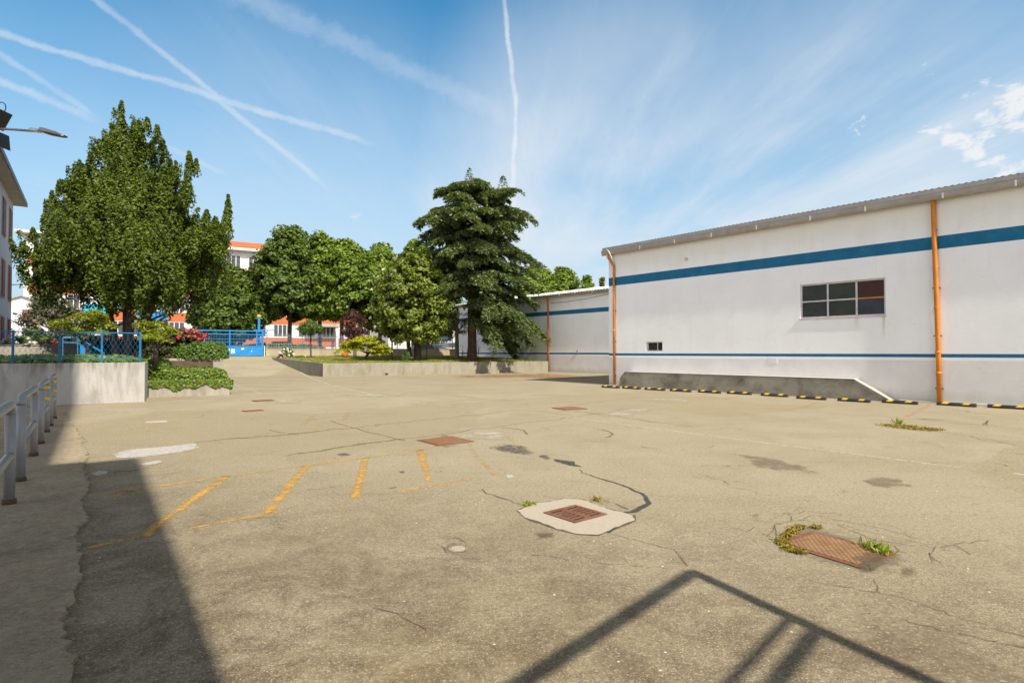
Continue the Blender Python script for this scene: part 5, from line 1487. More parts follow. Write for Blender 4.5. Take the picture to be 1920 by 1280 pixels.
street_trees()
_p = atY(98, 668, 38)
broad_tree('olive_tree', 'grey-green tree under the left flank of the big evergreen', (_p[0], _p[1], 1.24), [(0.6, .8, .9), (1.4, 1.5, 1.5), (2.6, 1.6, 1.5), (3.6, 1.3, 1.1), (4.4, .4, .3)], L['olive'], 66, n=120, per=80, rad=.45, size=.16, trunks=((0, 0, .1),))
# copper-leaved and bare small trees
_p = lawn_pt(664, 48.5)
broad_tree('copper_tree', 'small dark red leaved tree behind the golden juniper', _p, [(1.3, .5, .5), (2.1, 1.0, 1.1), (3.2, 1.1, 1.1), (4.0, .5, .6)], L['copper'], 67, n=70, per=60, rad=.34, size=.15, trunks=((0, 0, .06), (.15, 0, .05)))
_p = lawn_pt(583, 46.5)
broad_tree('young_tree', 'young round headed tree on a thin trunk on the lawn', _p, [(2.0, .7, .7), (2.35, 1.05, 1.0), (2.7, .9, .85), (3.0, .35, .3)], L['hedge'], 68, n=70, per=55, rad=.27, size=.13, trunks=((0, 0, .06),))
_p = lawn_pt(857, 47.5)
broad_tree('pollard_tree', 'pollarded pale trunk with twiggy brown shoots, left of the cedar trunk', _p, [(2.1, .35, .45), (2.7, .9, 1.3), (3.5, .9, 1.3), (4.1, .5, .7)], L['twig'], 69, n=60, per=45, rad=.36, size=.16, aspect=.25, trunks=((0, 0, .17),), bark='bark_pale')

def layered_juniper(name, label, base, tiers, mat_, seed, trunk, size=0.20):
    rng = np.random.default_rng(seed)
    t = thing(name, label, 'shrub', base)
    C, A, N_ = [], [], []
    for (x, y, z, rx, ry, h, m) in tiers:
        a = rng.uniform(0, 2 * math.pi, m); q = np.sqrt(rng.uniform(0.02, 1, m))
        p = np.stack([x + np.cos(a) * rx * q, y + np.sin(a) * ry * q, z + h * (1 - q * q) + rng.normal(0, 0.03, m) - 0.10 * q], 1)
        ax = unit(np.stack([np.cos(a), np.sin(a), 0.25 - 0.5 * q], 1) + rng.normal(0, 0.3, (m, 3)))
        C.append(p); A.append(ax); N_.append(unit(np.array([0, 0, 1.0]) + rng.normal(0, 0.45, (m, 3)) + np.stack([np.cos(a) * q * 0.5, np.sin(a) * q * 0.5, np.zeros(m)], 1)))
    C = np.concatenate(C); m = len(C)
    Ls = size * rng.uniform(0.6, 1.3, m)
    leaf_obj('foliage', mat_, C, np.concatenate(N_), Ls, Ls * 0.32, t, np.concatenate(A), rng)
    s = MB()
    for pts, r_ in trunk: s.tube(pts, r_, 8)
    s.build('trunk', M['bark'], t, smooth_shade=True)
    return t
def golden_juniper():
    Y = 41.8; b = lawn_pt(683, Y); k = Y / FP
    rng = np.random.default_rng(9)
    tiers = []
    spots = [(645, 657), (655, 648), (668, 641), (680, 634), (695, 633), (707, 638), (716, 648), (722, 655), (660, 652), (690, 641), (703, 648), (672, 652), (714, 660), (683, 645), (700, 655), (652, 643), (676, 637)]
    for px, py in spots:
        p = atY(px, py, Y) - b
        tiers.append((p[0], rng.normal(0, 0.45), p[2] - 0.05, rng.uniform(.50, .72), rng.uniform(.50, .72), .18, 520))
    layered_juniper('golden_juniper', 'bright yellow-green flat topped juniper leaning on a crooked trunk', b, tiers, L['golden'], 71,
                    [([(0.0, 0, -.1), (0.12, 0, .25), (0.32, 0, .6), (0.42, 0, .9)], [.13, .11, .10, .05]), ([(0.3, 0, .55), (-0.3, 0, .8), (-0.9, 0, .85)], [.07, .05, .02]), ([(0.35, 0, .6), (0.9, 0, .8), (1.2, 0, .75)], [.07, .05, .02])])
golden_juniper()
def green_juniper():
    for (label, cx, spots, sd) in (('wide spreading yellow-green juniper left of the big tree trunks', 165, [(130, 610), (142, 602), (155, 600), (165, 592), (174, 587), (184, 592), (190, 584), (150, 616), (172, 610), (190, 604), (138, 621), (160, 624), (186, 618), (146, 611), (178, 600)], 72),
                                   ('smaller yellow-green juniper between the big tree trunks and the rose bush', 292, [(284, 604), (293, 603), (300, 610), (308, 617), (288, 614), (298, 620), (306, 628), (288, 630), (284, 622), (300, 632)], 73)):
        Y = 20.6; b = np.array([(cx - 960) / FP * Y, Y, 1.25]); rng = np.random.default_rng(sd)
        tiers = []
        for px, py in spots:
            p = atY(px, py, Y) - b
            tiers.append((p[0], rng.normal(0, 0.4), p[2] - 0.06, rng.uniform(.28, .46), rng.uniform(.32, .5), .10, 420))
        layered_juniper('spreading_juniper', label, b, tiers, L['juniper'], sd,
                        [([(0, 0, -.1), (0, 0, .5), (-.3, 0, .9), (-.6, 0, 1.1)], [.09, .08, .05, .02]), ([(0, 0, .4), (.3, 0, .8), (.6, 0, 1.0)], [.06, .04, .02])], 0.12)
green_juniper()

# ================================================================== RAISED LAWN BED
def lawn_bed():
    rng = np.random.default_rng(15)
    uR = uv_of(G(1026, 697))[0]
    v0 = 38.2
    uL, vL = 6.45, 51.8
    # front wall and sloping side wall
    t = thing('bed_wall', 'pale concrete retaining wall round the raised lawn', 'wall', UV(BU0, v0), math.atan2(E1[1], E1[0]))
    b = MB(); b.box((0, 0, -0.15), (uR - BU0 + 0.02, 0.25, 0.865)); b.build('wall', M['bedconc'], t, bevel=0.015)
    b = MB(); n = 8
    a0 = np.array([0.0, 0.255]); a1 = np.array([uL - BU0, vL - v0])
    d = (a1 - a0) / np.linalg.norm(a1 - a0); nn = np.array([-d[1], d[0]])
    for i in range(n):
        p, q = a0 + (a1 - a0) * i / n, a0 + (a1 - a0) * (i + 1) / n
        za, zb = lawn_z(v0 + p[1]) + 0.005, lawn_z(v0 + q[1]) + 0.005
        b.prism([tuple(p), tuple(p - nn * 0.24), tuple(q - nn * 0.24), tuple(q)], -0.15, [za, za, zb, zb])
    b.build('side_wall', M['bedconc'], t)
    h = MB(); s_ = 3.05
    hx = uv_of(G(720, 703))[0] - BU0
    h.box((hx - 0.10, -0.006, 0.03), (hx + 0.10, 0.02, 0.16)); h.build('drain_hole', M['dark'], t)
    # lawn sheet
    poly = [(BU0 + 0.2, v0 + 0.24), (uR, v0 + 0.24), (uR + 0.0, v0 + 6), (26, 56), (uL + 0.2, 52.0)]
    mb = MB()
    grid_u = np.linspace(uL, 26, 30); grid_v = np.linspace(v0 + 0.24, 55, 16)
    uLf = lambda v: BU0 + 0.18 + (uL - BU0) * (v - v0) / (vL - v0)
    for i in range(len(grid_v) - 1):
        va, vb = grid_v[i], grid_v[i + 1]
        for j in range(24):
            def pt(v, q):
                uu = uLf(v) + (uR - 0.02 - uLf(v)) * q
                return UV(uu, v, lawn_z(v) - 0.02 + 0.04 * math.sin(uu * 1.3) * math.sin(v * 0.9))
            mb.quad(pt(va, j / 24), pt(va, (j + 1) / 24), pt(vb, (j + 1) / 24), pt(vb, j / 24))
    m, nt, out = new_mat('lawn_turf')
    p = nd(nt, 'ShaderNodeNewGeometry').outputs['Position']
    c = mix(nt, lin(nt, noise(nt, p, 0.6, 6, 0.7), 0.3, 0.7), (0.105, 0.125, 0.022), (0.20, 0.205, 0.04))
    c = mix(nt, lin(nt, noise(nt, p, 1.7, 6, 0.7), 0.55, 0.75, 0, 0.7), c, (0.20, 0.13, 0.055))
    principled(nt, out, c, 0.95, 0, noise(nt, p, 14, 4), 0.8, 0.05, 0.2)
    tag(mb.build('lawn', m), kind='structure')
    n = 26000
    v = rng.uniform(v0 + 0.3, 52, n); q = rng.uniform(0, 1, n)
    u = BU0 + 0.25 + (uL - BU0) * (v - v0) / (vL - v0); u = u + (uR - 0.1 - u) * q
    P = u[:, None] * E1 + v[:, None] * E2
    cen = np.concatenate([P, (lawn_z(v) + 0.04)[:, None]], 1)
    ax = unit(rng.normal(0, 0.4, (n, 3)) + np.array([0, 0, 1.0]))
    o = leaf_obj('grass', L['grass'], cen, np.cross(ax, rng.normal(size=(n, 3))), rng.uniform(0.08, 0.16, n), np.full(n, 0.035), None, ax, rng)
    tag(o, 'short dry grass growing on the raised lawn', 'grass', kind='stuff')
lawn_bed()
# flowers and small things on the lawn
_p = lawn_pt(538, 46.5)
shrub('white_flower_bush', 'round bush covered in white flowers beside the blue gate', 'flower bush', (_p[0], _p[1], 1.02), [(0.02, .25, .25), (.25, .45, .45), (.5, .5, .48), (.78, .32, .32), (.92, .1, .1)], 45, 45, .16, .09, L['hedge'], 81, .6, L['white'], 34, .10, flower_top=.3)
_p = lawn_pt(527, 45.6)
shrub('pink_flower_bush', 'low pink flowering bush at the foot of the white flower bush', 'flower bush', (_p[0], _p[1], .98), [(0.02, .2, .2), (.18, .3, .3), (.38, .12, .12)], 20, 35, .12, .08, L['rose'], 82, .6, L['pink'], 18, .10)
_p = lawn_pt(562, 45.4)
shrub('flower_clump', 'low clump of green leaves with a few pale yellow flowers', 'flower bush', (_p[0], _p[1], .97), [(0.02, .5, .5), (.15, .6, .6), (.3, .2, .2)], 24, 30, .12, .09, L['hedge'], 83, .5, L['white'], 4, .09)
_p = lawn_pt(763, 41.6)
shrub('weed_bush', 'leafy green weed at the foot of the magnolia trunk', 'bush', _p, [(0.02, .3, .3), (.3, .4, .4), (.6, .25, .25), (.85, .08, .08)], 22, 30, .15, .11, L['hedge'], 84, .5)
def pot():
    p = lawn_pt(647, 47.5)
    t = thing('garden_pot', 'round terracotta red pot on the lawn behind the golden juniper', 'pot', p)
    b = MB(); b.lathe([(.16, 0.02), (.26, .16), (.27, .32), (.20, .44), (.22, .47), (.22, .50), (.17, .50)], n=20); b.build('body', M['terracotta'], t, smooth_shade=True)
    b = MB(); b.lathe([(.05, .44), (.16, .46)], n=16); b.build('soil', M['soil'], t)
    rng = np.random.default_rng(3)
pot()
def stake(label, px, py_top, Y, r=0.03, mat_=None):
    p = lawn_pt(px, Y); z = atY(px, py_top, Y)[2]
    t = thing('stake', label, 'stake', p)
    b = MB(); b.tube([(0, 0, -0.1), (0, 0, z - p[2])], r, 8); b.build('shaft', mat_ or M['steel_dark'], t)
    c = MB(); c.lathe([(r * 1.5, z - p[2]), (r * 1.5, z - p[2] + .04), (r * .5, z - p[2] + .07)], n=10); c.build('cap', M['steel_dark'], t)
stake('thin dark stake on the lawn right of the golden juniper', 735, 638, 44.5, 0.05)
stake('short white marker post beside the gate end', 496, 648, 47.5, 0.035, M['lamp_white'])
stake('thin dark stake right of the magnolia trunk', 800, 652, 45.5, 0.03)

def bare_sapling(label, px, Y, pts_px):
    p = lawn_pt(px, Y); rng = np.random.default_rng(int(px))
    t = thing('sapling', label, 'sapling', p)
    b = MB()
    for path in pts_px:
        b.tube([atY(a, c, Y) - p for a, c in path], list(np.linspace(0.028, 0.01, len(path))), 5)
    b.build('stem', M['bark'], t)
    n = 26
    path = pts_px[0]
    c = np.array([atY(path[i % len(path)][0], path[i % len(path)][1], Y) - p for i in range(n)]) + rng.normal(0, 0.14, (n, 3))
    leaf_obj('leaves', L['olive'], c, rng.normal(size=(n, 3)), rng.uniform(.08, .14, n), rng.uniform(.04, .07, n), t, None, rng)
bare_sapling('thin bare sapling right of the cedar trunk', 896, 45.8, [[(896, 674), (897, 655), (895, 638)], [(896, 662), (900, 650)]])
bare_sapling('leaning bare sapling between the cedar trunk and its low bough', 922, 46.0, [[(922, 674), (926, 660), (931, 640)], [(924, 668), (928, 655)]])
bare_sapling('short twiggy sapling left of the cedar trunk', 866, 47.0, [[(866, 672), (867, 662), (866, 652)], [(866, 665), (869, 655)]])

# ================================================================== STREET FENCE AND GATE
GATE_R = atY(490, 669, 48.6)
e1rz = math.atan2(E1[1], E1[0])
def street_fence():
    u0, v0 = uv_of(GATE_R); 
    Lf = 19.0
    t = thing('street_wall', 'low beige street wall behind the raised lawn', 'wall', UV(u0 + 0.35, v0, 0), e1rz)
    b = MB(); b.box((0, 0, 0.2), (Lf, 0.22, 1.86)); b.build('wall', M['streetwall'], t)
    b = MB(); b.box((-0.03, -0.04, 1.862), (Lf, 0.26, 1.93)); b.build('coping', M['planter'], t, bevel=0.01)
    f = thing('street_fence', 'grey-blue steel picket fence on the low street wall', 'fence', UV(u0 + 0.35, v0 + 0.1, 1.93), e1rz)
    H = 1.42
    p = MB(); n = int(Lf / 0.135)
    for k in range(n):
        x = 0.06 + k * 0.135
        p.box((x - .011, -.011, 0.0), (x + .011, .011, H - 0.22 + 0.05 * (k % 2)))
        p.quad((x - .011, -.011, H - 0.22 + 0.05 * (k % 2)), (x + .011, -.011, H - 0.22 + 0.05 * (k % 2)), (x, 0, H - 0.10 + 0.05 * (k % 2)))
    p.build('pickets', M['fence'], f)
    for z in (0.12, 0.38, 1.05):
        r = MB(); r.box((0, -.028, z), (Lf, -.013, z + .035)); r.build('rail', M['fence'], f)
    for k in range(7):
        r = MB(); x = k * 2.9 + 0.1; r.box((x - .03, -.06, -0.02), (x + .03, -.03, H + 0.12)); r.build('post', M['blue_dark'] if k % 2 else M['fence'], f)
street_fence()
def gate():
    t = thing('sliding_gate', 'bright blue sliding gate with solid lower panel and torn white paper', 'gate', (GATE_R[0], GATE_R[1], 1.25), e1rz)
    Lg = 8.6; H = 2.18
    b = MB(); b.box((-Lg, -.03, 0.03), (0.12, .03, 0.80)); b.build('lower_panel', M['blue'], t, bevel=0.01)
    b = MB()
    b.box((-Lg, -.045, 0.803), (0.06, .045, 0.87)); b.box((-Lg, -.045, H - .09), (0.06, .045, H)); b.box((-Lg, -.04, H - .36), (0.06, .04, H - .29))
    b.box((-Lg, -.02, 1.18), (0.02, .02, 1.215)); b.box((-Lg, -.02, 1.42), (0.02, .02, 1.45))
    k = 0
    for x in np.arange(-Lg + .02, 0.0, 2.05): b.box((x - .04, -.05, 0.872), (x + .04, .05, H - .092))
    b.build('frame', M['blue'], t)
    b = MB()
    for x in np.arange(-Lg, -.05, 0.115): b.box((x - .010, -.010, 0.872), (x + .010, .010, H - .362))
    b.build('bars', M['blue_dark'], t)
    rng = np.random.default_rng(4)
    for (x, z, w, h) in ((-2.55, .50, .22, .22), (-2.2, .42, .32, .34), (-1.45, .62, .22, .14), (-.75, .42, .09, .12)):
        m = MB(); pl = jag([(x - w / 2, z - h / 2), (x + w / 2, z - h / 2 + .05), (x + w / 2, z + h / 2), (x - w / 3, z + h / 2)], .05, .02, rng)
        m.quad(*[(q[0], -.033, q[1]) for q in pl]); m.build('torn_paper', M['paper'], t)
    p = thing('gate_post', 'blue gate post with a guide arm and lamp on top', 'gate post', (GATE_R[0] + 0.0, GATE_R[1] + 0.06, 1.2), e1rz)
    b = MB(); b.box((-.30, .10, 0), (-.12, .28, 3.25)); b.box((-.02, .12, 0), (.16, .26, 2.35)); b.build('post', M['blue'], p, bevel=.01)
    b = MB(); b.box((-.6, .15, 2.25), (1.05, .23, 2.33)); b.tube([(.12, .19, 1.72), (.5, .19, 2.25)], .045, 6); b.build('guide_arm', M['blue'], p)
    b = MB(); b.lathe([(.05, 3.25), (.17, 3.40), (.20, 3.55), (.06, 3.62)], (-.21, .19, 0), 12); b.build('lamp', plain('yellowed_lamp_glass', (.42, .40, .16), .4), p)
gate()

# ================================================================== BUILDINGS BEHIND
def school():
    O = np.array([(580 - 960) / FP * 90, 90.0, 1.2])
    s0 = on_wall(42, 600, O, E1)[0]; s1 = on_wall(738, 600, O, E1)[0]
    def zz(py): return (660 - py) / FP * 90 + CZ - 1.2
    Lf = s1 - s0
    t = thing('school_building', 'long four storey building with orange bands and white framed windows behind the trees', 'building', UV(*uv_of(O + np.append(E1 * s0, 0)), 1.2), e1rz)
    sills = [zz(633), zz(593), zz(553), zz(513)]
    ft = (sills[1] - sills[0])
    wh = ft * 0.58
    top = zz(476)
    D = 14
    b = MB(); b.box((0, .12, 0), (Lf, D, top - .4)); b.build('wall', M['school_white'], t)
    for z in sills:
        b = MB(); b.box((0.5, 0.0, z - ft * 0.40), (Lf - 0.03, .118, z - .07)); b.build('orange_band', M['school_orange'], t)
        b = MB(); b.box((0.5, -.06, z - .068), (Lf - 0.03, .10, z + .03)); b.build('sill_band', M['school_white'], t)
    b = MB(); b.box((-.8, -.9, top - .4), (Lf + .8, D + .5, top - .05)); b.build('cornice', M['school_white'], t)
    b = MB(); b.prism([(7.7, -.8), (Lf + .7, -.8), (Lf + .7, D + .4), (7.7, D + .4)], top - .05, [top + .1, top + .1, top + 1.6, top + 1.6]); ro = b.build('roof', M['school_orange'], t)
    b = MB(); b.quad((7.7, -.82, top - .02), (Lf + .7, -.82, top - .02), (Lf + .7, 3.4, top + 1.55), (7.7, 3.4, top + 1.55)); b.build('roof_slope', M['school_orange'], ro)
    pitch = 3.6; nb = int((Lf - 1.2) / pitch)
    proto_f = proto_p = None
    for r_, z in enumerate(sills):
        for k in range(nb):
            x = 0.9 + k * pitch; w = 2.5
            if proto_f is None:
                f = MB()
                for q in range(5): f.box((w * q / 4 - .05, -.06, 0), (w * q / 4 + .05, .06, wh))
                f.box((0.05, -.05, 0), (w - .05, .05, .07)); f.box((.05, -.05, wh - .07), (w - .05, .05, wh))
                proto_f = f.build('window', M['school_white'], t); proto_f.location = (x, .06, z + .032)
                p = MB(); p.quad((0, 0.03, 0), (w, 0.03, 0), (w, 0.03, wh), (0, 0.03, wh)); proto_p = p.build('pane', M['school_glass'], proto_f)
            else:
                f = proto_f.copy(); COL.objects.link(f); f.parent = t; f.location = (x, .06, z + .032)
                p = proto_p.copy(); COL.objects.link(p); p.parent = f
    # entrance canopy and awnings
    s = on_wall(615, 640, O, E1)[0] - s0
    b = MB(); b.box((s - 3.4, -2.2, zz(613)), (s + 1.4, -.01, zz(607))); b.build('entrance_canopy', M['planter'], t)
    b = MB(); b.box((s + .7, -2.0, 0), (s + 1.1, -1.6, zz(613))); b.build('canopy_column', M['school_white'], t)
    for (px, pz, w, m_) in ((178, 588, 2.6, 'awning_teal'), (286, 600, 3.6, 'awning')):
        x = on_wall(px, 600, O, E1)[0] - s0
        z = on_wall(px, pz, O, E1)[1] - 1.2
        b = MB(); b.prism([(x - w / 2, -1.2), (x + w / 2, -1.2), (x + w / 2, -.07), (x - w / 2, -.07)], z, [z + .12, z + .12, z + 1.3, z + 1.3]); b.build('awning', M[m_], t)
school()
def left_building():
    Y = 30.0
    P = atY(20, 668, Y); rd = np.array([-0.735, 1.0]); rd = rd / np.linalg.norm(rd)
    rz = math.atan2(-rd[1], -rd[0])       # local x runs back towards the camera
    t = thing('apartment_house', 'pale house with deep eave and red-brown shutters at the left edge', 'house', (P[0], P[1], 1.25), rz)
    k = Y / FP
    zt = atY(24, 382, Y)[2] - 1.25
    # local y axis points to the right of -rd: choose depth side away from the yard
    yd = np.array([-math.sin(rz), math.cos(rz)])
    away = 1 if np.dot(yd, np.array([-1.0, -0.735])) > 0 else -1
    D = 9.0 * away; Lb = 13.0
    O = np.array([P[0], P[1], 0]); dsx = -rd
    wins = []
    for (pxa, pxb, pya, pyb) in ((9, 17, 374, 440), (3, 12, 482, 545)):
        pass
    b = MB(); b.box((0, 0, 0), (Lb, D, zt)); b.build('wall', M['house_lilac'], t)
    ov = 0.50 * -away
    b = MB(); b.box((-.55, ov, zt + .002), (Lb, D, zt + .10)); b.build('eave', M['eave'], t)
    b = MB(); b.box((-.60, ov + .045 * -away, zt + .0), (Lb, ov + .004 * -away, zt + .22)); b.build('eave_edge', M['eave_edge'], t)
    b = MB(); b.prism([(-.6, ov), (Lb, ov), (Lb, D), (-.6, D)], zt + .102, [zt + .12, zt + .12, zt + 1.2, zt + 1.2]); b.build('roof', M['roofmetal'], t)
    for zc, h in ((zt - 1.45, 1.7), (zt - 4.35, 1.7), (zt - 7.0, 1.6)):
        for x in (0.75, 3.4):
            f = MB(); y = .03 * -away
            f.box((x - .08, 0.004 * -away, zc - h / 2 - .08), (x + 1.08, y, zc + h / 2 + .08)); fo = f.build('window', plain('pink_window_surround', (.50, .36, .34), .8), t)
            s = MB(); s.box((x, y + .002 * -away, zc - h / 2), (x + 1.0, y + .03 * -away, zc + h / 2)); s.build('shutter', M['shutter'], fo)
    # wall lamp at the corner
    z = atY(22, 534, Y)[2] - 1.25
    b = MB(); b.tube([(.05, 0, z), (-.25, .55 * -away, z + .1)], .025, 6); b.build('lamp_arm', M['lamp_grey'], t)
    b = MB(); b.tube([(-.2, .5 * -away, z + .1), (-.45, .95 * -away, z + .1)], [.09, .05], 8); b.build('lamp_head', M['lamp_grey'], t)
left_building()
def white_house():
    Y = 64.0
    a = atY(-30, 640, Y)
    t = thing('white_house', 'small white gabled house between the left building and the evergreen', 'house', (a[0], a[1], 1.2), e1rz)
    k = Y / FP
    z_r = atY(18, 553, Y)[2] - 1.2; z_e = atY(44, 568, Y)[2] - 1.2
    w = 5.6; D = 8
    b = MB(); pr = [(0, 0), (w, 0), (w, z_e), (w - 2.4, z_r), (0, z_r - 1.2)]
    fr = [(x, 0, z) for x, z in pr]; bk = [(x, D, z) for x, z in pr]
    b.quad(*fr); b.quad(*reversed(bk))
    for i in range(5): b.quad(fr[(i + 1) % 5], fr[i], bk[i], bk[(i + 1) % 5])
    b.build('wall', M['house'], t)
    b = MB(); b.prism([(w - 2.4, -.3), (w + .3, -.3), (w + .3, D), (w - 2.4, D)], [z_r + .01, z_e - .14, z_e - .14, z_r + .01], [z_r + .16, z_e + .02, z_e + .02, z_r + .16])
    b.prism([(-.2, -.3), (w - 2.41, -.3), (w - 2.41, D), (-.2, D)], [z_r - 1.24, z_r + .01, z_r + .01, z_r - 1.24], [z_r - 1.1, z_r + .16, z_r + .16, z_r - 1.1]); b.build('roof', M['roofmetal'], t)
    z0 = atY(24, 597, Y)[2] - 1.2; z1 = atY(24, 578, Y)[2] - 1.2
    x0 = 3.3
    b = MB(); b.box((x0 - .08, -.05, z0 - .08), (x0 + 1.1, -.002, z1 + .08)); f = b.build('window', M['frame'], t)
    b = MB(); b.quad((x0, -.055, z0), (x0 + 1.0, -.055, z0), (x0 + 1.0, -.055, z1), (x0, -.055, z1)); b.build('pane', M['shutter'], f)
white_house()
def pavilion():
    Y = 84.0
    a = atY(728, 640, Y)
    t = thing('white_pavilion', 'low white building seen between the magnolia and cedar trunks', 'building', (a[0], a[1], 1.2), e1rz)
    W = 15.0; zt = atY(780, 612, Y)[2] - 1.2
    b = MB(); b.box((0, 0, 0), (W, 9, zt)); b.build('wall', M['house'], t)
    b = MB(); b.box((-.3, -.4, zt + .002), (W + .3, 9.3, zt + .35)); b.build('roof', M['roofmetal'], t)
    for x in (1.2, 5.2, 8.4, 11.0):
        f = MB(); f.box((x, -.06, 2.0), (x + 1.9, -.002, 3.3)); fo = f.build('window', M['frame'], t)
        for q in range(3):
            p = MB(); p.quad((x + .08 + q * .61, -.065, 2.1), (x + .58 + q * .61, -.065, 2.1), (x + .58 + q * .61, -.065, 3.2), (x + .08 + q * .61, -.065, 3.2)); p.build('pane', M['school_glass'], fo)
pavilion()

# clipped hedge on the far side of the street
for _k, (_px, _lab) in enumerate(((350, 'dark street hedge behind the left half of the blue gate'), (520, 'dark street hedge behind the fence right of the gate post'), (175, 'dark street hedge seen through the railing under the big tree'))):
    _q = atY(_px, 660, 53.0); _u, _v = uv_of(_q)
    leaf_box('street_hedge', _lab, 'hedge', L['street_dark'], _u - 4.2, _u + 4.4, _v - .6, _v + .6, 1.2, (2.75, 2.3, 2.7)[_k], 7000, 0.24, 40 + _k)
# parked cars in the street
def car_proto(label, loc, rz, paint):
    t = thing('parked_car', label, 'car', loc, rz, 'cars parked in the street')
    prof = [(-2.05, .28), (2.05, .28), (2.1, .55), (2.0, .78), (1.15, .92), (-1.95, .95), (-2.1, .6)]
    b = MB()
    for sgn in (1,):
        l = [(x, -.84, z) for x, z in prof]; r = [(x, .84, z) for x, z in prof]
        b.quad(*l); b.quad(*reversed(r))
        for i in range(len(prof)): b.quad(l[(i + 1) % 7], l[i], r[i], r[(i + 1) % 7])
    b.build('body', paint, t, bevel=.06)
    cab = [(-1.75, .93, .80), (-1.25, 1.44, .62), (.35, 1.46, .62), (1.15, .92, .80)]
    b = MB()
    l = [(x, -y, z) for x, z, y in cab]; r = [(x, y, z) for x, z, y in cab]
    b.quad(*l); b.quad(*reversed(r))
    for i in range(3): b.quad(l[i + 1], l[i], r[i], r[i + 1])
    b.build('window', M['school_glass'], t)
    b = MB(); b.box((-1.3, -.60, 1.442), (.38, .60, 1.49)); b.build('roof', paint, t, bevel=.02)
    for x in (-1.3, 1.3):
        for y in (-.80, .80):
            w = MB(); w.tube([(x, y - .10, .31), (x, y + .10, .31)], .31, 18); wo = w.build('wheel', M['rubber'], t)
            w = MB(); w.tube([(x, y - .105, .31), (x, y + .105, .31)], .18, 14); w.build('rim', M['lamp_grey'], wo)
    for y in (-.6, .6):
        w = MB(); w.box((2.03, y - .16, .60), (2.09, y + .16, .74)); w.build('headlight', M['lamp_white'], t)
    return t
def cars():
    def at(px, Y): return ((px - 960) / FP * Y, Y, 1.22)
    p = car_proto('dark grey car parked behind the fence, right of the magnolia trunk', at(805, 62), e1rz, M['carpaint_dark'])
    dup(p, at(845, 66), e1rz, label='white car parked behind the fence, left of the pollarded trunk', mats={'body': M['carpaint_white'], 'roof': M['carpaint_white']})
    dup(p, at(535, 60), e1rz, label='blue-grey car parked behind the fence, under the tallest dark tree', mats={'body': M['carpaint_teal'], 'roof': M['carpaint_teal']})
cars()

# garden wall and flowers on the left terrace
def left_garden():
    Y = 27.5
    a = atY(-60, 660, 25.0)
    u, v = uv_of(a)
    t = thing('garden_wall', 'low grey garden wall behind the blue railing at the left', 'wall', UV(u, v, 1.2), e1rz)
    n = on_wall(118, 650, a, E1)[0]
    zt = 1.9 - 1.2
    b = MB(); b.box((0, 0, 0), (n + 2.2, .2, zt)); b.build('wall', M['planter'], t)
    b = MB(); b.box((-.02, -.03, zt + .002), (n + 2.2, .23, zt + .05)); b.build('coping', M['bedconc'], t)
    for (px, lab, mat_, fl, w, h, sd) in ((30, 'bush heaped with white and pink flowers behind the garden wall', L['hedge'], L['white'], .85, .75, 91), (90, 'small bush with crimson flowers behind the garden wall', L['rose'], L['red'], .45, .6, 92)):
        q = atY(px, 655, 27.2)
        shrub('flower_bush', lab, 'flower bush', (q[0], q[1], 1.27), [(0.1, w * .7, w * .7), (h * .5, w, w), (h, w * .8, w * .8), (h * 1.35, w * .2, w * .2)], 40, 40, .17, .1, mat_, sd, .6, fl, 46 if fl is L['white'] else 16, .13, flower_top=.35)
    q = atY(62, 655, 28.6)
    shrub('green_bush', 'leafy green bush between the white and crimson flowers', 'bush', (q[0], q[1], 1.27), [(0.1, .5, .5), (.6, .9, .8), (1.1, .6, .6), (1.4, .2, .2)], 50, 45, .2, .12, L['hedge'], 93, .5)
    q = atY(24, 655, 33)
    shrub('flowering_shrub', 'tall open shrub with pale blossom in front of the small white house', 'shrub', (q[0], q[1], 1.27), [(0.3, .5, .5), (1.0, .8, .9), (1.9, .9, 1.0), (2.6, .4, .5)], 45, 30, .25, .12, L['olive'], 94, .5, L['pink'], 22, .13, flower_top=.3)
left_garden()

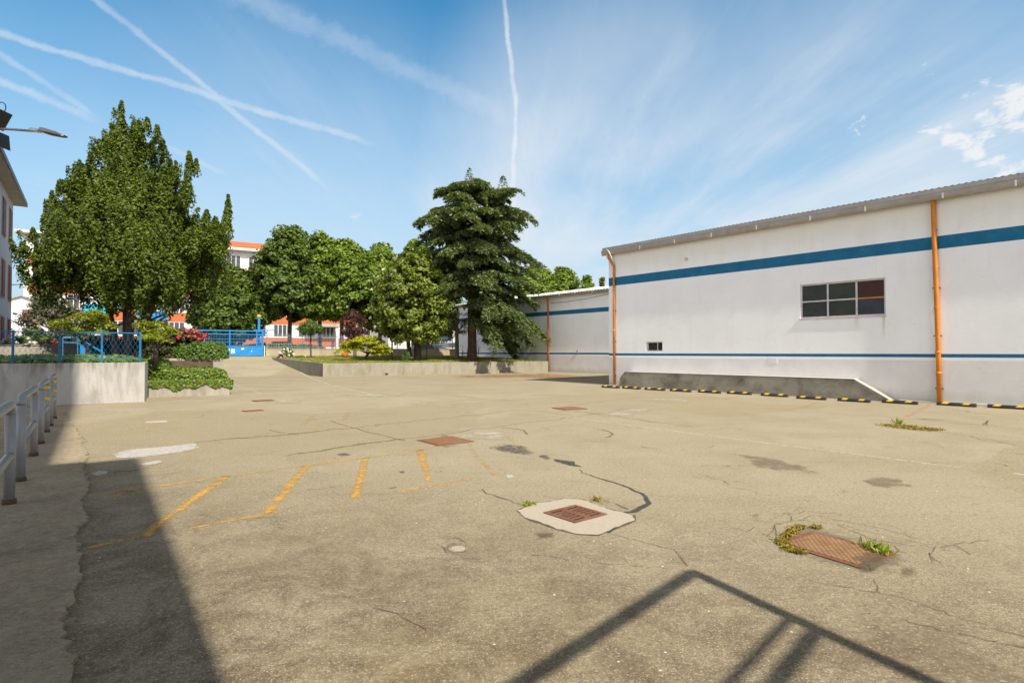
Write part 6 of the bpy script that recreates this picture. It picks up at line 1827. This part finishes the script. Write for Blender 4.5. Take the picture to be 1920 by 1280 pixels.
# ================================================================== LAMPS
def yard_lamp():
    Y = 10.0
    pole = atY(-34, 660, Y)
    t = thing('yard_lamp', 'street light on a horizontal arm with two black floodlights at the left edge', 'lamp', (pole[0], pole[1], 0.02))
    zt = atY(0, 215, Y)[2]
    m = MB(); m.tube([(0, 0, 0), (0, 0, 2.5), (0, 0, zt)], [.075, .065, .05], 12); m.build('pole', M['lamp_grey'], t, smooth_shade=True)
    def q(px, py, dy=0.0): return atY(px, py, Y + dy) - np.array([pole[0], pole[1], 0.02])
    m = MB(); m.tube([q(-34, 246), q(-10, 241), q(25, 243), q(62, 246)], .022, 8); m.build('arm', M['lamp_grey'], t, smooth_shade=True)
    a = q(57, 243); b = q(76, 246); c = q(123, 256)
    m = MB(); m.tube([a, b], .035, 10); m.build('arm_socket', M['lamp_white'], t, smooth_shade=True)
    d = unit(c - b); up = np.array([0, 0, 1.0]); up = unit(up - d * np.dot(up, d)); sd = np.cross(d, up)
    m = MB()
    Lh = np.linalg.norm(c - b)
    secs = [(0, .05, .045), (.08, .10, .05), (.25, .13, .05), (.7, .11, .035), (1.0, .05, .012)]
    for i in range(len(secs) - 1):
        (f0, w0, h0), (f1, w1, h1) = secs[i], secs[i + 1]
        P = []
        for f, w, h in ((f0, w0, h0), (f1, w1, h1)):
            o = b + d * Lh * f
            P.append([o - sd * w - up * .012, o + sd * w - up * .012, o + sd * w * .8 + up * h, o - sd * w * .8 + up * h])
        for k in range(4): m.quad(P[0][k], P[0][(k + 1) % 4], P[1][(k + 1) % 4], P[1][k])
    m.build('lamp_head', M['lamp_grey'], t)
    m = MB(); o0 = b + d * Lh * .25 - up * .016; o1 = b + d * Lh * .9 - up * .016
    m.quad(o0 - sd * .1, o0 + sd * .1, o1 + sd * .06, o1 - sd * .06); m.build('lens', M['steel_dark'], t)
    # floodlights with cable loop
    for (px, py, s_, tilt) in ((-2, 223, 1.0, .5), (3, 266, .8, -.1)):
        o = q(px, py)
        f = MB(); w = .13 * s_; h = .17 * s_
        ca, sa = math.cos(tilt), math.sin(tilt)
        def rp(x, y, z): return o + np.array([x * ca + z * sa, y, -x * sa + z * ca])
        front = [rp(.055, -w, -h), rp(.055, w, -h), rp(.055, w, h), rp(.055, -w, h)]; back = [rp(-.05, -w * .6, -h * .6), rp(-.05, w * .6, -h * .6), rp(-.05, w * .6, h * .6), rp(-.05, -w * .6, h * .6)]
        f.quad(*front); f.quad(*reversed(back))
        for k in range(4): f.quad(front[(k + 1) % 4], front[k], back[k], back[(k + 1) % 4])
        fo = f.build('floodlight', M['black_metal'], t)
        gl = MB(); gl.quad(*[rp(.058, a_, b_) for a_, b_ in ((-w * .85, -h * .85), (w * .85, -h * .85), (w * .85, h * .85), (-w * .85, h * .85))]); gl.build('lens', M['glass'], fo)
    m = MB(); cc = q(2, 202)
    m.tube([cc + np.array([.085 * math.cos(a_), 0, .095 * math.sin(a_)]) for a_ in np.linspace(-1.9, 2.2, 16)], .008, 6); m.build('cable_loop', M['black_metal'], t)
yard_lamp()
def far_lamps():
    for px, pt, pb, Y, lab in ((154, 574, 660, 40, 'slim blue lamp post left of the big tree trunks'), (305, 578, 660, 52, 'thin grey lamp post right of the big tree, before the orange wall')):
        p = atY(px, 660, Y); z = atY(px, pt, Y)[2]
        t = thing('lamp_post', lab, 'lamp post', (p[0], p[1], 1.24))
        m = MB(); m.tube([(0, 0, 0), (0, 0, z - 1.3)], [.06, .04], 8); m.build('pole', M['blue_dark'], t)
        m = MB(); m.lathe([(.05, z - 1.3), (.16, z - 1.2), (.18, z - 1.05), (.05, z - .98)], n=12); m.build('lantern', M['lamp_white'], t)
far_lamps()

# ================================================================== BEHIND THE CAMERA (what throws the shadows into the picture)
def shade_building():
    sd = SUN_H / np.linalg.norm(SUN_H)
    te = math.tan(SUN_EL)
    # vertical corner whose shadow runs up the yard, back from the ground point at the frame's foot
    A = G(425, 1280)[:2] + sd * 6.0
    tipA = G(242, 860)[:2]
    hA = float(np.dot(A - tipA, sd)) * te
    perp = np.array([-sd[1], sd[0]])
    if np.dot(perp, np.array([-1.0, 0])) < 0: perp = -perp
    Bp = G(112, 838)[:2]
    offB = float(np.dot(Bp - A, perp))
    rz = math.atan2(-perp[1], -perp[0])
    t = thing('office_block', 'plain building block behind the viewpoint that shades the left of the yard', 'building', (A[0], A[1], 0), math.atan2(perp[1], perp[0]))
    # local x runs away to the left, local y towards / from the sun
    yv = np.array([-math.sin(t.rotation_euler[2]), math.cos(t.rotation_euler[2])])
    sg = 1 if np.dot(yv, sd) > 0 else -1
    b = MB(); b.box((0, 0, 0), (offB + .02, 5 * sg, hA)); b.build('low_wing', M['house'], t)
    b = MB(); b.box((offB, -1.6 * sg, 0), (offB + 22, 12 * sg, 27)); b.build('main_block', M['house'], t)
    b = MB(); b.box((offB - .01, -1.8 * sg, 27.002), (offB + 22.2, 12.2 * sg, 27.3)); b.build('roof', M['roofmetal'], t)
    # unseen open steel frame, bars laid out backwards from their ground shadow
    hz = 4.0
    sh = np.append(sd * hz / te, 0)
    def up(px, py): return G(px, py) + sh + np.array([0, 0, hz])
    a = up(1300, 1072); l = up(970, 1284); r = up(1760, 1284)
    l2 = a + (l - a) * 2.2; r2 = a + (r - a) * 2.6
    m1 = up(1478, 1160); m1e = m1 + (l - a) * 2.0
    m2 = up(1530, 1182); m2e = m2 + (l - a) * 2.0
    t = thing('shadow_frame', 'open steel frame overhead behind the viewpoint', 'frame', (l2[0], l2[1], 0))
    for nme, p, q, w in (('beam', l2, a, .042), ('beam', a, r2, .058), ('cross_bar', m1, m1e, .022), ('cross_bar', m2, m2e, .036)):
        m = MB(); m.tube([p, q], w * 1.1, 4); m.build(nme, M['grey_paint'], t, world_space=True)
    for p in (l2, r2):
        m = MB(); m.tube([p, (p[0], p[1], 0)], .09, 8); m.build('post', M['grey_paint'], t, world_space=True)
shade_building()
